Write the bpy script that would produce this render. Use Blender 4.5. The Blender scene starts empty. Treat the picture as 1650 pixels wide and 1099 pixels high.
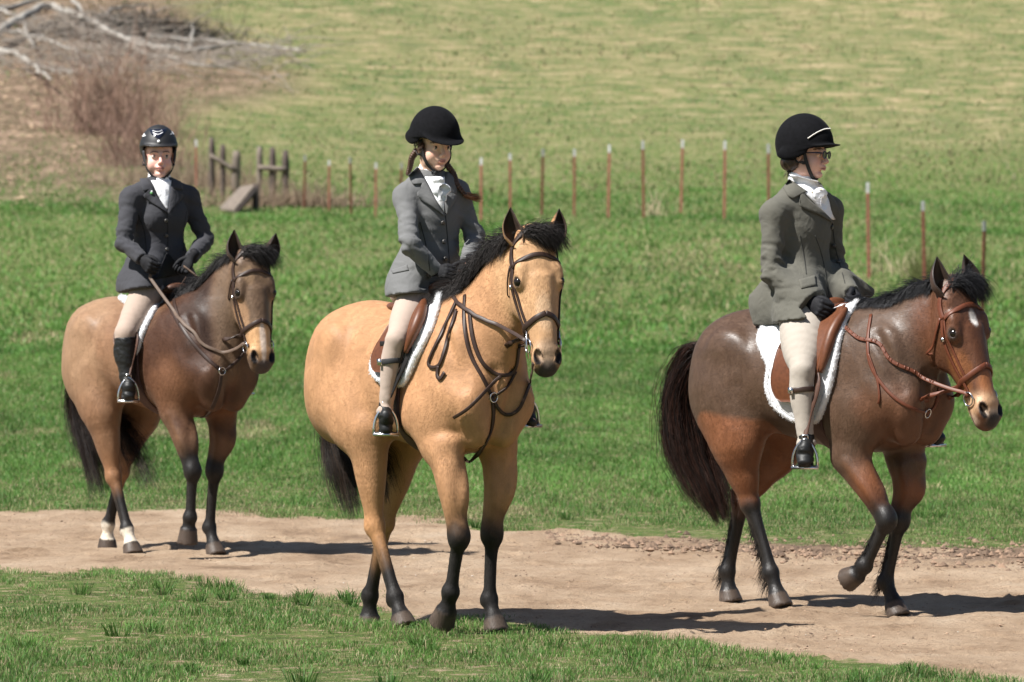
import bpy, math, random
import numpy as np
from math import radians as R
from mathutils import Vector, Matrix
from mathutils.bvhtree import BVHTree
random.seed(7)
C = bpy.context.scene.collection
scene = bpy.context.scene

# ------------------------------------------------------------------ camera
F = 200.0 / 36.0 * 1650.0                 # focal length in photo pixels
CAM = np.array([0.0, 0.0, 1.75])
PITCH = math.atan(164.5 / F)
cd = bpy.data.cameras.new('camera')
cam = bpy.data.objects.new('camera', cd); C.objects.link(cam)
cam.location = CAM.tolist(); cam.rotation_euler = (R(90) - PITCH, 0, 0)
cd.sensor_width = 36; cd.lens = 200; cd.clip_start = 0.5; cd.clip_end = 3000
cd.dof.use_dof = True; cd.dof.focus_distance = 25.3; cd.dof.aperture_fstop = 8.0
scene.camera = cam

# ------------------------------------------------------------------ light
SUN_EL, SUN_AZ = R(53), R(33)             # azimuth: from straight left, turned towards the camera
sdir = Vector((-math.cos(SUN_AZ) * math.cos(SUN_EL), -math.sin(SUN_AZ) * math.cos(SUN_EL), math.sin(SUN_EL)))
world = bpy.data.worlds.new('World'); scene.world = world; world.use_nodes = True
wn = world.node_tree.nodes; wl = world.node_tree.links
sky = wn.new('ShaderNodeTexSky'); sky.sky_type = 'NISHITA'; sky.sun_disc = False
sky.sun_elevation = SUN_EL; sky.sun_rotation = math.atan2(sdir.x, sdir.y)
wn['Background'].inputs['Strength'].default_value = 0.05
wl.new(sky.outputs[0], wn['Background'].inputs['Color'])
sl = bpy.data.lights.new('sun', 'SUN'); sl.energy = 5.0; sl.angle = R(0.53); sl.color = (1.0, 0.972, 0.925)
sun = bpy.data.objects.new('sun', sl); C.objects.link(sun)
sun.rotation_euler = sdir.to_track_quat('Z', 'Y').to_euler(); sun.location = (-6, 10, 20)
scene.view_settings.view_transform = 'Standard'; scene.view_settings.look = 'None'
scene.view_settings.exposure = 0.97; scene.view_settings.gamma = 1.0

# ------------------------------------------------------------------ object helpers
def tag(o, label=None, cat=None, group=None, kind=None):
    if label: o['label'] = label
    if cat: o['category'] = cat
    if group: o['group'] = group
    if kind: o['kind'] = kind
    return o

def empty(name, loc=(0, 0, 0), rz=0.0):
    o = bpy.data.objects.new(name, None); C.objects.link(o)
    o.location = loc; o.rotation_euler = (0, 0, rz); o.empty_display_size = .2
    return o

def mesh_obj(name, V, Fc, mats, parent=None, smooth=True, attrs=None, matidx=None):
    """V (n,3), Fc: (m,3)/(m,4) int array or list of lists -> one mesh object"""
    me = bpy.data.meshes.new(name)
    V = np.asarray(V, dtype=np.float32)
    if isinstance(Fc, np.ndarray):
        n = Fc.shape[1]; m = len(Fc)
        flat = Fc.astype(np.int32).ravel(); starts = np.arange(0, m * n, n, dtype=np.int32)
        tot = np.full(m, n, np.int32)
    else:
        tot = np.array([len(f) for f in Fc], np.int32); m = len(tot)
        flat = np.fromiter((i for f in Fc for i in f), np.int32)
        starts = np.concatenate([[0], np.cumsum(tot)[:-1]]).astype(np.int32)
    me.vertices.add(len(V)); me.vertices.foreach_set('co', V.ravel())
    me.loops.add(len(flat)); me.loops.foreach_set('vertex_index', flat)
    me.polygons.add(m); me.polygons.foreach_set('loop_start', starts); me.polygons.foreach_set('loop_total', tot)
    me.polygons.foreach_set('use_smooth', np.full(m, smooth, bool))
    for mt in (mats if isinstance(mats, (list, tuple)) else [mats]): me.materials.append(mt)
    if matidx is not None: me.polygons.foreach_set('material_index', np.asarray(matidx, np.int32))
    me.update(calc_edges=True)
    if attrs:
        for k, a in attrs.items():
            a = np.asarray(a, np.float32)
            if a.ndim == 1:
                at = me.attributes.new(k, 'FLOAT', 'POINT'); at.data.foreach_set('value', a)
            else:
                at = me.attributes.new(k, 'FLOAT_COLOR', 'POINT')
                if a.shape[1] == 3: a = np.hstack([a, np.ones((len(a), 1), np.float32)])
                at.data.foreach_set('color', a.ravel())
    me.validate()
    o = bpy.data.objects.new(name, me); C.objects.link(o)
    if parent is not None: o.parent = parent
    return o

class MB:
    """collects quads and triangles of several shapes into one mesh"""
    def __init__(s): s.v = []; s.f = []; s.c = []; s.n = 0
    def add(s, V, Fs, col=None):
        V = np.asarray(V, float); s.v.append(V)
        s.f += [[i + s.n for i in f] for f in Fs]; s.n += len(V)
        if col is not None: s.c.append(np.tile(np.asarray(col, float), (len(V), 1)))
        return s
    def tube(s, pts, rad, n=8, col=None, flat=None, up=None, cap=True):
        """swept tube; flat=(w,t): rectangular-ish strap of half width w and half thickness t, up = normals per point"""
        P = np.asarray(pts, float); m = len(P)
        T = np.gradient(P, axis=0); T /= np.linalg.norm(T, axis=1)[:, None] + 1e-9
        rad = np.broadcast_to(np.asarray(rad, float), (m,)) if np.ndim(rad) < 2 else rad
        if up is None:
            a = np.array([0, 0, 1.0]) if abs(T[0][2]) < .9 else np.array([1.0, 0, 0])
            U = []
            for t in T:
                a = a - t * np.dot(a, t); a /= np.linalg.norm(a) + 1e-9; U.append(a)
            U = np.array(U)
        else:
            U = np.broadcast_to(np.asarray(up, float), (m, 3)).copy()
            U -= T * np.sum(U * T, axis=1)[:, None]; U /= np.linalg.norm(U, axis=1)[:, None] + 1e-9
        S = np.cross(T, U)
        rings = []
        for i in range(m):
            if flat is None:
                th = np.arange(n) * 2 * math.pi / n
                rings.append(P[i] + rad[i] * (np.cos(th)[:, None] * U[i] + np.sin(th)[:, None] * S[i]))
            else:
                w, t = flat[0] * rad[i], flat[1]
                prof = [(-w, -t), (w, -t), (w * 1.0, t * .5), (w * .8, t), (-w * .8, t), (-w, t * .5)]
                rings.append(np.array([P[i] + a * S[i] + b * U[i] for a, b in prof])); n = 6
        V = np.vstack(rings); Fs = []
        for i in range(m - 1):
            for j in range(n):
                k = (j + 1) % n
                Fs.append([i * n + j, i * n + k, (i + 1) * n + k, (i + 1) * n + j])
        if cap: Fs.append(list(range(n))[::-1]); Fs.append([(m - 1) * n + j for j in range(n)])
        return s.add(V, Fs, col)
    def box(s, c, h, rot=None, col=None):
        V = np.array([(x, y, z) for x in (-1, 1) for y in (-1, 1) for z in (-1, 1)], float) * h
        if rot is not None: V = V @ np.asarray(rot, float).T
        return s.add(V + np.asarray(c, float), [[0, 1, 3, 2], [4, 6, 7, 5], [0, 4, 5, 1], [2, 3, 7, 6], [0, 2, 6, 4], [1, 5, 7, 3]], col)
    def sphere(s, c, r, n=12, m=8, rot=None, col=None):
        r = np.broadcast_to(np.asarray(r, float), (3,)); V = [(0, 0, 1)]
        for i in range(1, m):
            for j in range(n):
                a, b = math.pi * i / m, 2 * math.pi * j / n
                V.append((math.sin(a) * math.cos(b), math.sin(a) * math.sin(b), math.cos(a)))
        V.append((0, 0, -1)); V = np.array(V) * r
        if rot is not None: V = V @ np.asarray(rot, float).T
        Fs = [[0, 1 + j, 1 + (j + 1) % n] for j in range(n)]
        for i in range(m - 2):
            for j in range(n):
                a = 1 + i * n; Fs.append([a + j, a + n + j, a + n + (j + 1) % n, a + (j + 1) % n])
        L = len(V) - 1; a = 1 + (m - 2) * n
        Fs += [[a + j, L, a + (j + 1) % n] for j in range(n)]
        return s.add(V + np.asarray(c, float), Fs, col)
    def build(s, name, mats, parent=None, smooth=True):
        at = {'Col': np.vstack(s.c)} if s.c else None
        return mesh_obj(name, np.vstack(s.v), s.f, mats, parent, smooth, at)

def catmull(P, n=6):
    P = np.asarray(P, float)
    if len(P) < 3: return np.array([P[0] + (P[-1] - P[0]) * t for t in np.linspace(0, 1, n + 1)])
    Q = np.vstack([2 * P[0] - P[1], P, 2 * P[-1] - P[-2]]); out = []
    for i in range(1, len(Q) - 2):
        for k in range(n):
            t = k / n
            out.append(.5 * ((2 * Q[i]) + (-Q[i-1] + Q[i+1]) * t + (2*Q[i-1] - 5*Q[i] + 4*Q[i+1] - Q[i+2]) * t*t + (-Q[i-1] + 3*Q[i] - 3*Q[i+1] + Q[i+2]) * t**3))
    out.append(P[-1]); return np.array(out)

def sstep(a, b, x):
    t = np.clip((x - a) / (b - a), 0, 1); return t * t * (3 - 2 * t)

def vnoise(x, y, seed=0):
    xi = np.floor(x).astype(np.int64); yi = np.floor(y).astype(np.int64)
    fx = x - xi; fy = y - yi; fx = fx*fx*(3-2*fx); fy = fy*fy*(3-2*fy)
    def h(a, b):
        n = (a * 374761393 + b * 668265263 + seed * 974711) & 0x7fffffff
        n = ((n ^ (n >> 13)) * 1274126177) & 0x7fffffff
        return ((n ^ (n >> 16)) & 0xffff) / 65535.0
    return (h(xi, yi)*(1-fx) + h(xi+1, yi)*fx)*(1-fy) + (h(xi, yi+1)*(1-fx) + h(xi+1, yi+1)*fx)*fy
def fnoise(x, y, seed=0, o=4):
    s = 0; a = .5; f = 1
    for k in range(o): s = s + a * vnoise(x*f, y*f, seed + k); a *= .5; f *= 2.03
    return s

# ------------------------------------------------------------------ rays through the photo
def ray(px, py):
    d = np.array([(px - 825) / F, 0, 0]) + np.array([0, math.cos(PITCH), -math.sin(PITCH)]) - (py - 549.5) / F * np.array([0, math.sin(PITCH), math.cos(PITCH)])
    return d
def at_depth(px, py, Y):
    d = ray(px, py); return CAM + d * (Y / d[1])

# ------------------------------------------------------------------ materials
def nodes(m): return m.node_tree.nodes, m.node_tree.links, m.node_tree.nodes['Principled BSDF']
def new_mat(name, col=(.5, .5, .5), rough=.6, **kw):
    m = bpy.data.materials.new(name); m.use_nodes = True; n, l, b = nodes(m)
    b.inputs['Base Color'].default_value = (*col, 1); b.inputs['Roughness'].default_value = rough
    for k, v in kw.items():
        b.inputs[k.replace('_', ' ')].default_value = v
    return m
def add_noise(m, scale=40, amt=.25, bump=0.2, dist=.002, detail=5, attr=None, rot_scale=None, bscale=None, rough_amt=0.0, coord='Object'):
    """colour varies around its base (or around a colour attribute) and a fine bump"""
    n, l, b = nodes(m)
    tc = n.new('ShaderNodeTexCoord'); mp = n.new('ShaderNodeMapping'); l.new(tc.outputs[coord], mp.inputs[0])
    if rot_scale: mp.inputs['Scale'].default_value = rot_scale
    nz = n.new('ShaderNodeTexNoise'); nz.inputs['Scale'].default_value = scale; nz.inputs['Detail'].default_value = detail
    l.new(mp.outputs[0], nz.inputs['Vector'])
    mr = n.new('ShaderNodeMapRange'); mr.inputs['From Min'].default_value = .3; mr.inputs['From Max'].default_value = .7
    mr.inputs['To Min'].default_value = 1 - amt; mr.inputs['To Max'].default_value = 1 + amt
    l.new(nz.outputs[0], mr.inputs[0])
    mx = n.new('ShaderNodeVectorMath'); mx.operation = 'SCALE'
    if attr:
        a = n.new('ShaderNodeAttribute'); a.attribute_name = attr; l.new(a.outputs['Color'], mx.inputs[0])
    else:
        mx.inputs[0].default_value = b.inputs['Base Color'].default_value[:3]
    l.new(mr.outputs[0], mx.inputs['Scale']); l.new(mx.outputs[0], b.inputs['Base Color'])
    if bump:
        nb = n.new('ShaderNodeTexNoise'); nb.inputs['Scale'].default_value = bscale or scale * 3; nb.inputs['Detail'].default_value = 4
        l.new(mp.outputs[0], nb.inputs['Vector'])
        bp = n.new('ShaderNodeBump'); bp.inputs['Strength'].default_value = bump; bp.inputs['Distance'].default_value = dist
        l.new(nb.outputs[0], bp.inputs['Height']); l.new(bp.outputs[0], b.inputs['Normal'])
    if rough_amt:
        r0 = b.inputs['Roughness'].default_value
        m2 = n.new('ShaderNodeMapRange'); m2.inputs['From Min'].default_value = .3; m2.inputs['From Max'].default_value = .7
        m2.inputs['To Min'].default_value = r0 - rough_amt; m2.inputs['To Max'].default_value = r0 + rough_amt
        l.new(nz.outputs[0], m2.inputs[0]); l.new(m2.outputs[0], b.inputs['Roughness'])
    return m
# ------------------------------------------------------------------ implicit modelling: smooth unions on a grid, turned into one mesh
def unit(v): v = np.asarray(v, float); return v / (np.linalg.norm(v) + 1e-12)

class SDF:
    def __init__(s, lo, hi, h):
        s.h = h; s.lo = np.asarray(lo, float); n = np.ceil((np.asarray(hi, float) - s.lo) / h).astype(int) + 1
        s.ax = [(s.lo[i] + h * np.arange(n[i])).astype(np.float32) for i in range(3)]
        s.d = np.full(n, .5, np.float32)
    def _win(s, lo, hi, pad):
        sl = []
        for i in range(3):
            a = int(np.searchsorted(s.ax[i], lo[i] - pad)); b = int(np.searchsorted(s.ax[i], hi[i] + pad))
            if b <= a: return None
            sl.append(slice(a, b))
        return tuple(sl)
    def _put(s, f, lo, hi, k, op):
        pad = max(k, 0) + 3 * s.h
        w = s._win(lo, hi, pad)
        if w is None: return
        X = s.ax[0][w[0]][:, None, None]; Y = s.ax[1][w[1]][None, :, None]; Z = s.ax[2][w[2]][None, None, :]
        e = f(X, Y, Z).astype(np.float32); d = s.d[w]
        if op == 'u':
            if k > 0:
                hh = np.maximum(k - np.abs(d - e), 0) / k
                r = np.minimum(d, e) - hh * hh * k * .25
            else: r = np.minimum(d, e)
        elif op == 's':                                  # smooth subtraction
            e = -e
            hh = np.maximum(k - np.abs(d - e), 0) / max(k, 1e-6)
            r = np.maximum(d, e) + hh * hh * k * .25
        s.d[w] = r
    def ell(s, c, r, rot=None, k=.03, op='u'):
        """ellipsoid: centre, radii, rows of rot = its axes"""
        c = np.asarray(c, float); r = np.asarray(r, float); M = np.eye(3) if rot is None else np.asarray(rot, float)
        ext = np.sqrt(((M * r[:, None]) ** 2).sum(0))
        def f(X, Y, Z):
            x, y, z = X - c[0], Y - c[1], Z - c[2]
            q = [x * M[i, 0] + y * M[i, 1] + z * M[i, 2] for i in range(3)]
            k0 = np.sqrt(sum((q[i] / r[i]) ** 2 for i in range(3))); k1 = np.sqrt(sum((q[i] / r[i] ** 2) ** 2 for i in range(3))) + 1e-9
            return k0 * (k0 - 1) / k1
        s._put(f, c - ext, c + ext, k, op)
    def cone(s, A, B, ra, rb, u, k=.03, op='u'):
        """elliptic round cone; ra, rb = (radius along u, radius across)"""
        A = np.asarray(A, float); B = np.asarray(B, float); L = np.linalg.norm(B - A) + 1e-9; w = (B - A) / L
        u = np.asarray(u, float); u = unit(u - w * np.dot(u, w)); v = np.cross(w, u)
        m = max(*ra, *rb); lo = np.minimum(A, B) - m; hi = np.maximum(A, B) + m
        def f(X, Y, Z):
            x, y, z = X - A[0], Y - A[1], Z - A[2]
            a = x * w[0] + y * w[1] + z * w[2]; t = np.clip(a / L, 0, 1); e = a - t * L
            pu = x * u[0] + y * u[1] + z * u[2]; pv = x * v[0] + y * v[1] + z * v[2]
            r1 = ra[0] + (rb[0] - ra[0]) * t; r2 = ra[1] + (rb[1] - ra[1]) * t; r3 = np.minimum(r1, r2)
            k0 = np.sqrt((pu / r1) ** 2 + (pv / r2) ** 2 + (e / r3) ** 2)
            k1 = np.sqrt((pu / r1 ** 2) ** 2 + (pv / r2 ** 2) ** 2 + (e / r3 ** 2) ** 2) + 1e-9
            return k0 * (k0 - 1) / k1
        s._put(f, lo, hi, k, op)
    def chain(s, pts, rad, u=(0, 1, 0), k=.03, n=4, op='u'):
        P = catmull(pts, n); rad = [(r, r) if np.ndim(r) == 0 else r for r in rad]
        Q = np.clip(catmull(np.asarray(rad, float), n), .002, None)
        U = np.asarray(u, float)
        if U.ndim == 2: U = catmull(U, n)
        d0 = None
        # union of the segments is taken first in one window so that smoothing acts once
        m = Q.max(); lo = P.min(0) - m; hi = P.max(0) + m
        segs = []
        for i in range(len(P) - 1):
            A, B = P[i], P[i + 1]; L = np.linalg.norm(B - A)
            if L < 1e-6: continue
            w = (B - A) / L; uu = U if U.ndim == 1 else U[i]; uu = unit(uu - w * np.dot(uu, w)); segs.append((A, w, L, uu, np.cross(w, uu), Q[i], Q[i + 1]))
        h = s.h
        def f(X, Y, Z):
            out = None
            shp = np.broadcast(X, Y, Z).shape; out = np.full(shp, .5, np.float32)
            ax = [X.ravel(), Y.ravel(), Z.ravel()]
            for A, w, L, uu, vv, ra, rb in segs:
                mm = max(*ra, *rb) + max(k, 0) + 3 * h; B = A + w * L
                sl = []
                for i in range(3):
                    a = int(np.searchsorted(ax[i], min(A[i], B[i]) - mm)); b = int(np.searchsorted(ax[i], max(A[i], B[i]) + mm)); sl.append(slice(a, b))
                if any(q.stop <= q.start for q in sl): continue
                x = X[sl[0]] - A[0]; y = Y[:, sl[1]] - A[1]; z = Z[:, :, sl[2]] - A[2]
                a = x * w[0] + y * w[1] + z * w[2]; t = np.clip(a / L, 0, 1); e = a - t * L
                pu = x * uu[0] + y * uu[1] + z * uu[2]; pv = x * vv[0] + y * vv[1] + z * vv[2]
                r1 = ra[0] + (rb[0] - ra[0]) * t; r2 = ra[1] + (rb[1] - ra[1]) * t; r3 = np.minimum(r1, r2)
                k0 = np.sqrt((pu / r1) ** 2 + (pv / r2) ** 2 + (e / r3) ** 2)
                k1 = np.sqrt((pu / r1 ** 2) ** 2 + (pv / r2 ** 2) ** 2 + (e / r3 ** 2) ** 2) + 1e-9
                out[tuple(sl)] = np.minimum(out[tuple(sl)], k0 * (k0 - 1) / k1)
            return out
        s._put(f, lo, hi, k, op)
    def loftx(s, S, k=.02):
        """trunk: sections (x, zc, half width, half height), smooth along X"""
        Q = catmull(S, 8); Q = Q[np.argsort(Q[:, 0])]
        lo = np.array([Q[0, 0], -Q[:, 2].max(), (Q[:, 1] - Q[:, 3]).min()]); hi = np.array([Q[-1, 0], Q[:, 2].max(), (Q[:, 1] + Q[:, 3]).max()])
        def f(X, Y, Z):
            x = X.ravel(); xc = np.clip(x, Q[0, 0], Q[-1, 0])
            zc, w, h = [np.interp(xc, Q[:, 0], Q[:, i])[:, None, None] for i in (1, 2, 3)]
            e = np.abs(x - xc)[:, None, None]
            q = ((np.abs(Y) / w) ** 2.15 + (np.abs(Z - zc) / h) ** 2.15) ** (1 / 2.15)
            r = np.sqrt(Y * Y + (Z - zc) ** 2) + 1e-6
            d = (q - 1) * r / (q + 1e-6)
            return np.where(e > 0, np.sqrt(np.maximum(d, 0) ** 2 + e ** 2) - .0, d)
        s._put(f, lo, hi, k, 'u')
    def frustum(s, A, B, ra, rb, k=.004, op='u'):
        """flat-ended cone (hooves, heels)"""
        A = np.asarray(A, float); B = np.asarray(B, float); L = np.linalg.norm(B - A); w = (B - A) / L; m = max(ra, rb)
        def f(X, Y, Z):
            x, y, z = X - A[0], Y - A[1], Z - A[2]
            a = x * w[0] + y * w[1] + z * w[2]; t = np.clip(a / L, 0, 1)
            rr = np.sqrt(np.maximum((x - a * w[0]) ** 2 + (y - a * w[1]) ** 2 + (z - a * w[2]) ** 2, 0))
            return np.maximum(rr - (ra + (rb - ra) * t), np.maximum(-a, a - L))
        s._put(f, np.minimum(A, B) - m, np.maximum(A, B) + m, k, op)
    def cut(s, p, nrm, lo=None, hi=None, r=0.0):
        """remove everything on the side nrm points to (inside the window)"""
        p = np.asarray(p, float); nrm = unit(nrm)
        w = s._win(s.lo - 1 if lo is None else lo, s.lo + 99 if hi is None else hi, 0)
        X = s.ax[0][w[0]][:, None, None]; Y = s.ax[1][w[1]][None, :, None]; Z = s.ax[2][w[2]][None, None, :]
        e = ((X - p[0]) * nrm[0] + (Y - p[1]) * nrm[1] + (Z - p[2]) * nrm[2]).astype(np.float32)
        s.d[w] = np.maximum(s.d[w], e)
    def mesh(s, smooth=2):
        d = s.d; S = d < 0; dims = np.array(d.shape); cd_ = dims - 1
        st = np.array([cd_[1] * cd_[2], cd_[2], 1]); ids = []; pos = []; quads = []
        for a in range(3):
            sl0 = [slice(None)] * 3; sl1 = [slice(None)] * 3; sl0[a] = slice(0, -1); sl1[a] = slice(1, None)
            x = S[tuple(sl0)] != S[tuple(sl1)]
            I = np.argwhere(x); b, c = (a + 1) % 3, (a + 2) % 3
            ok = (I[:, b] > 0) & (I[:, c] > 0) & (I[:, b] < dims[b] - 1) & (I[:, c] < dims[c] - 1); I = I[ok]
            J = I.copy(); J[:, a] += 1
            d0 = d[I[:, 0], I[:, 1], I[:, 2]]; d1 = d[J[:, 0], J[:, 1], J[:, 2]]
            t = d0 / (d0 - d1); P = I.astype(np.float64); P[:, a] += t
            base = I @ st
            q = [base - st[b] - st[c], base - st[c], base, base - st[b]]
            for e in q: ids.append(e); pos.append(P)
            q = np.stack(q, 1); neg = d0 < 0
            quads.append(np.where(neg[:, None], q, q[:, ::-1]))
        ids = np.concatenate(ids); pos = np.concatenate(pos); quads = np.concatenate(quads)
        u, inv = np.unique(ids, return_inverse=True); n = len(u); cnt = np.bincount(inv, minlength=n)
        V = np.stack([np.bincount(inv, pos[:, i], n) / cnt for i in range(3)], 1)
        Fq = np.searchsorted(u, quads)
        V = s.lo + V * s.h
        return smooth_mesh(V, Fq, smooth), Fq

def smooth_mesh(V, Fq, it=2, lam=.5, mu=-.52):
    E = np.vstack([Fq[:, [0, 1]], Fq[:, [1, 2]], Fq[:, [2, 3]], Fq[:, [3, 0]]]); n = len(V)
    a = np.concatenate([E[:, 0], E[:, 1]]); b = np.concatenate([E[:, 1], E[:, 0]]); c = np.bincount(a, minlength=n).clip(1)
    for i in range(it * 2):
        m = np.stack([np.bincount(a, V[b, j], n) / c for j in range(3)], 1)
        V = V + (lam if i % 2 == 0 else mu) * (m - V)
    return V

def vnormals(V, Fq):
    n = np.cross(V[Fq[:, 2]] - V[Fq[:, 0]], V[Fq[:, 3]] - V[Fq[:, 1]]); out = np.zeros_like(V)
    for j in range(4):
        for i in range(3): out[:, i] += np.bincount(Fq[:, j], n[:, i], len(V))
    return out / (np.linalg.norm(out, axis=1)[:, None] + 1e-12)

def seg_dist(P, pts):
    """distance of points P to a polyline and the running parameter (in segments)"""
    pts = np.asarray(pts, float); best = np.full(len(P), 1e9); tt = np.zeros(len(P))
    for i in range(len(pts) - 1):
        A, B = pts[i], pts[i + 1]; w = B - A; t = np.clip(((P - A) @ w) / (w @ w + 1e-12), 0, 1)
        dd = np.linalg.norm(P - A - t[:, None] * w, axis=1); m = dd < best; best[m] = dd[m]; tt[m] = i + t[m]
    return best, tt

class Frame:
    """horse-local frame: X forward, Y to the horse's left, Z up, origin on the ground under the withers"""
    def __init__(s, px, py, theta, gz=0.0):
        d = ray(px, py); t = (gz - CAM[2]) / d[2]; s.o = CAM + d * t
        s.rz = theta - math.pi / 2
        c, k = math.cos(s.rz), math.sin(s.rz)
        s.M = np.array([[c, k, 0], [-k, c, 0], [0, 0, 1.0]])       # rows: local axes in world
    def loc(s, p): return s.M @ (np.asarray(p, float) - s.o)
    def w(s, p): return np.asarray(p, float) @ s.M + s.o
    def P(s, px, py, lat=0.0):                       # point of the vertical plane y = lat behind a pixel
        o = s.loc(CAM); d = s.M @ ray(px, py); return o + d * ((lat - o[1]) / d[1])
    def PX(s, px, py, x):
        o = s.loc(CAM); d = s.M @ ray(px, py); return o + d * ((x - o[0]) / d[0])
    def near(s, px, py, q):                          # point behind a pixel at the depth of local point q
        Y = s.w(q)[1]; return s.loc(at_depth(px, py, Y))
    def ray(s, px, py): return s.loc(CAM), unit(s.M @ ray(px, py))
    def px(s, p):
        q = s.w(p) - CAM; cp, sp = math.cos(PITCH), math.sin(PITCH)
        zf = q[1] * cp - q[2] * sp; up = q[1] * sp + q[2] * cp
        return 825 + F * q[0] / zf, 549.5 - F * up / zf

class Surf:
    """BVH of one or several local meshes for laying straps and cloth on them"""
    def __init__(s, parts):
        V = []; Fs = []; n = 0
        for v, f in parts:
            V.append(v); Fs += (np.asarray(f) + n).tolist(); n += len(v)
        V = np.vstack(V); s.b = BVHTree.FromPolygons([tuple(p) for p in V], Fs)
    def hit(s, o, d):
        r = s.b.ray_cast(Vector(o), Vector(d))
        return (None, None) if r[0] is None else (np.array(r[0]), np.array(r[1]))
    def px(s, fr, px, py, off=.006):
        o, d = fr.ray(px, py); p, n = s.hit(o, d)
        if p is None:
            p, n, _, _ = s.b.find_nearest(Vector(o + d * 25.0))
            return None
        if np.dot(n, d) > 0: n = -n
        return p + n * off, n
    def near(s, q, off=.006):
        p, n, _, _ = s.b.find_nearest(Vector(q)); p = np.array(p); n = np.array(n); return p + n * off, n

def sdf_val(s, P):
    """value and gradient of the grid at points"""
    n = np.array(s.d.shape); q = (P - s.lo) / s.h; q = np.clip(q, 1.001, n - 2.002); i = q.astype(int); f = q - i
    def at(i):
        a, b, c = i[:, 0], i[:, 1], i[:, 2]; x, y, z = f[:, 0], f[:, 1], f[:, 2]; d = s.d
        return ((d[a,b,c]*(1-x)+d[a+1,b,c]*x)*(1-y)+(d[a,b+1,c]*(1-x)+d[a+1,b+1,c]*x)*y)*(1-z)+((d[a,b,c+1]*(1-x)+d[a+1,b,c+1]*x)*(1-y)+(d[a,b+1,c+1]*(1-x)+d[a+1,b+1,c+1]*x)*y)*z
    v = at(i); g = []
    for k in range(3):
        o = np.zeros(3, int); o[k] = 1
        g.append((at(np.minimum(i + o, n - 2)) - at(np.maximum(i - o, 0))))
    g = np.stack(g, 1); g /= np.linalg.norm(g, axis=1)[:, None] + 1e-9
    return v, g
def push_out(s, P, off, it=3):
    P = np.array(P, float)
    for _ in range(it):
        v, g = sdf_val(s, P); m = v < off
        P[m] += g[m] * np.clip(off - v[m], 0, .12)[:, None]
    return P

def hair_mesh(S, width, rng, cols=None):
    """S: (n, k, 3) strands -> thin three-sided tapering hairs"""
    n, k, _ = S.shape
    T = np.gradient(S, axis=1); T /= np.linalg.norm(T, axis=2)[..., None] + 1e-9
    r = rng.normal(size=(n, 1, 3)); U = r - T * (r * T).sum(2)[..., None]; U /= np.linalg.norm(U, axis=2)[..., None] + 1e-9
    W = np.cross(T, U); wd = np.broadcast_to(np.asarray(width), (n,))[:, None, None] * (1 - .85 * np.linspace(0, 1, k) ** 2)[None, :, None]
    V = np.stack([S + wd * (math.cos(a) * U + math.sin(a) * W * .5) for a in (0, 2.094, 4.189)], 2)  # n,k,3,3
    V = V.reshape(-1, 3); b = (np.arange(n) * k * 3)[:, None, None]; i = np.arange(k - 1)[None, :, None] * 3; j = np.arange(3)[None, None, :]
    j2 = (j + 1) % 3
    Fq = np.stack([b + i + j, b + i + j2, b + i + 3 + j2, b + i + 3 + j], -1).reshape(-1, 4)
    C_ = None
    if cols is not None: C_ = np.repeat(cols, k * 3, axis=0) if cols.ndim == 2 else np.repeat(cols.reshape(n * k, -1), 3, axis=0)
    return V, Fq, C_
# ------------------------------------------------------------------ terrain
_prof = catmull([(0,0,0),(20,0,0),(36,0,0),(46,.03,0),(58,.13,0),(70,.38,0),(79,.70,0),(88,1.12,0),(100,1.72,0),(112,2.18,0),(125,2.60,0),(140,3.45,0),(160,5.35,0),(200,10.1,0),(260,17.5,0),(330,24,0),(420,28,0)], 8)
FEET = []                                        # hoof prints: (x, y, z) the ground passes through
def gbase(x, y):
    z = np.interp(y, _prof[:, 0], _prof[:, 1])
    far = sstep(45, 110, y)
    z = z + far * ((fnoise(x * .05 + 9, y * .04 + 3, 11, 3) - .45) * .9) + sstep(120, 170, y) * sstep(2, -22, x) * 1.2
    return z
def gz(x, y):
    x = np.asarray(x, float); y = np.asarray(y, float); z = gbase(x, y)
    near = 1 - sstep(34, 48, y)
    z = z + near * (fnoise(x * 1.3 + 5, y * .9 + 2, 3, 3) - .45) * .035
    if FEET:
        num = 0; den = 1e-3
        for fx, fy, fz in FEET:
            w = np.exp(-((x - fx) ** 2 + (y - fy) ** 2) / (2 * .22 ** 2)); num = num + w * (fz - (gbase(fx, fy) + (fnoise(fx * 1.3 + 5, fy * .9 + 2, 3, 3) - .45) * .035)); den = den + w
        tot = np.clip(den, 0, 1); z = z + num / np.maximum(den, 1)
    return z
def ground_hit(px, py):
    d = ray(px, py); y = 20.0
    ys = np.arange(22, 330, .1); P = CAM[None, :] + d[None, :] * (ys / d[1])[:, None]
    h = P[:, 2] - gz(P[:, 0], P[:, 1]); i = int(np.argmax(h < 0))
    if h[i] >= 0: i = len(ys) - 1
    return P[i]
UP_E = [(-40,38.5),(-3.28,36.5),(-1.28,36.0),(.0,34.2),(.63,33.1),(1.7,32.2),(2.86,31.6),(6,30.0),(40,18)]
LO_E = [(-40,36),(-6,32.2),(-2.73,30.3),(-1.86,29.7),(-1.0,28.4),(.21,25.9),(.99,24.5),(1.69,23.1),(3.0,20.8),(40,-10)]
def track(x, y):
    """1 on the dirt track, 0 in the grass"""
    u = np.interp(x, *zip(*UP_E)); l = np.interp(x, *zip(*LO_E))
    wob = (fnoise(x * 1.6 + 3, y * .7 + 8, 21, 6) - .47) * 3.2
    return sstep(-.5, .5, (u - y + wob) * 1.1) * sstep(-.5, .5, (y - l + wob * .8) * 1.3)

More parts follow.
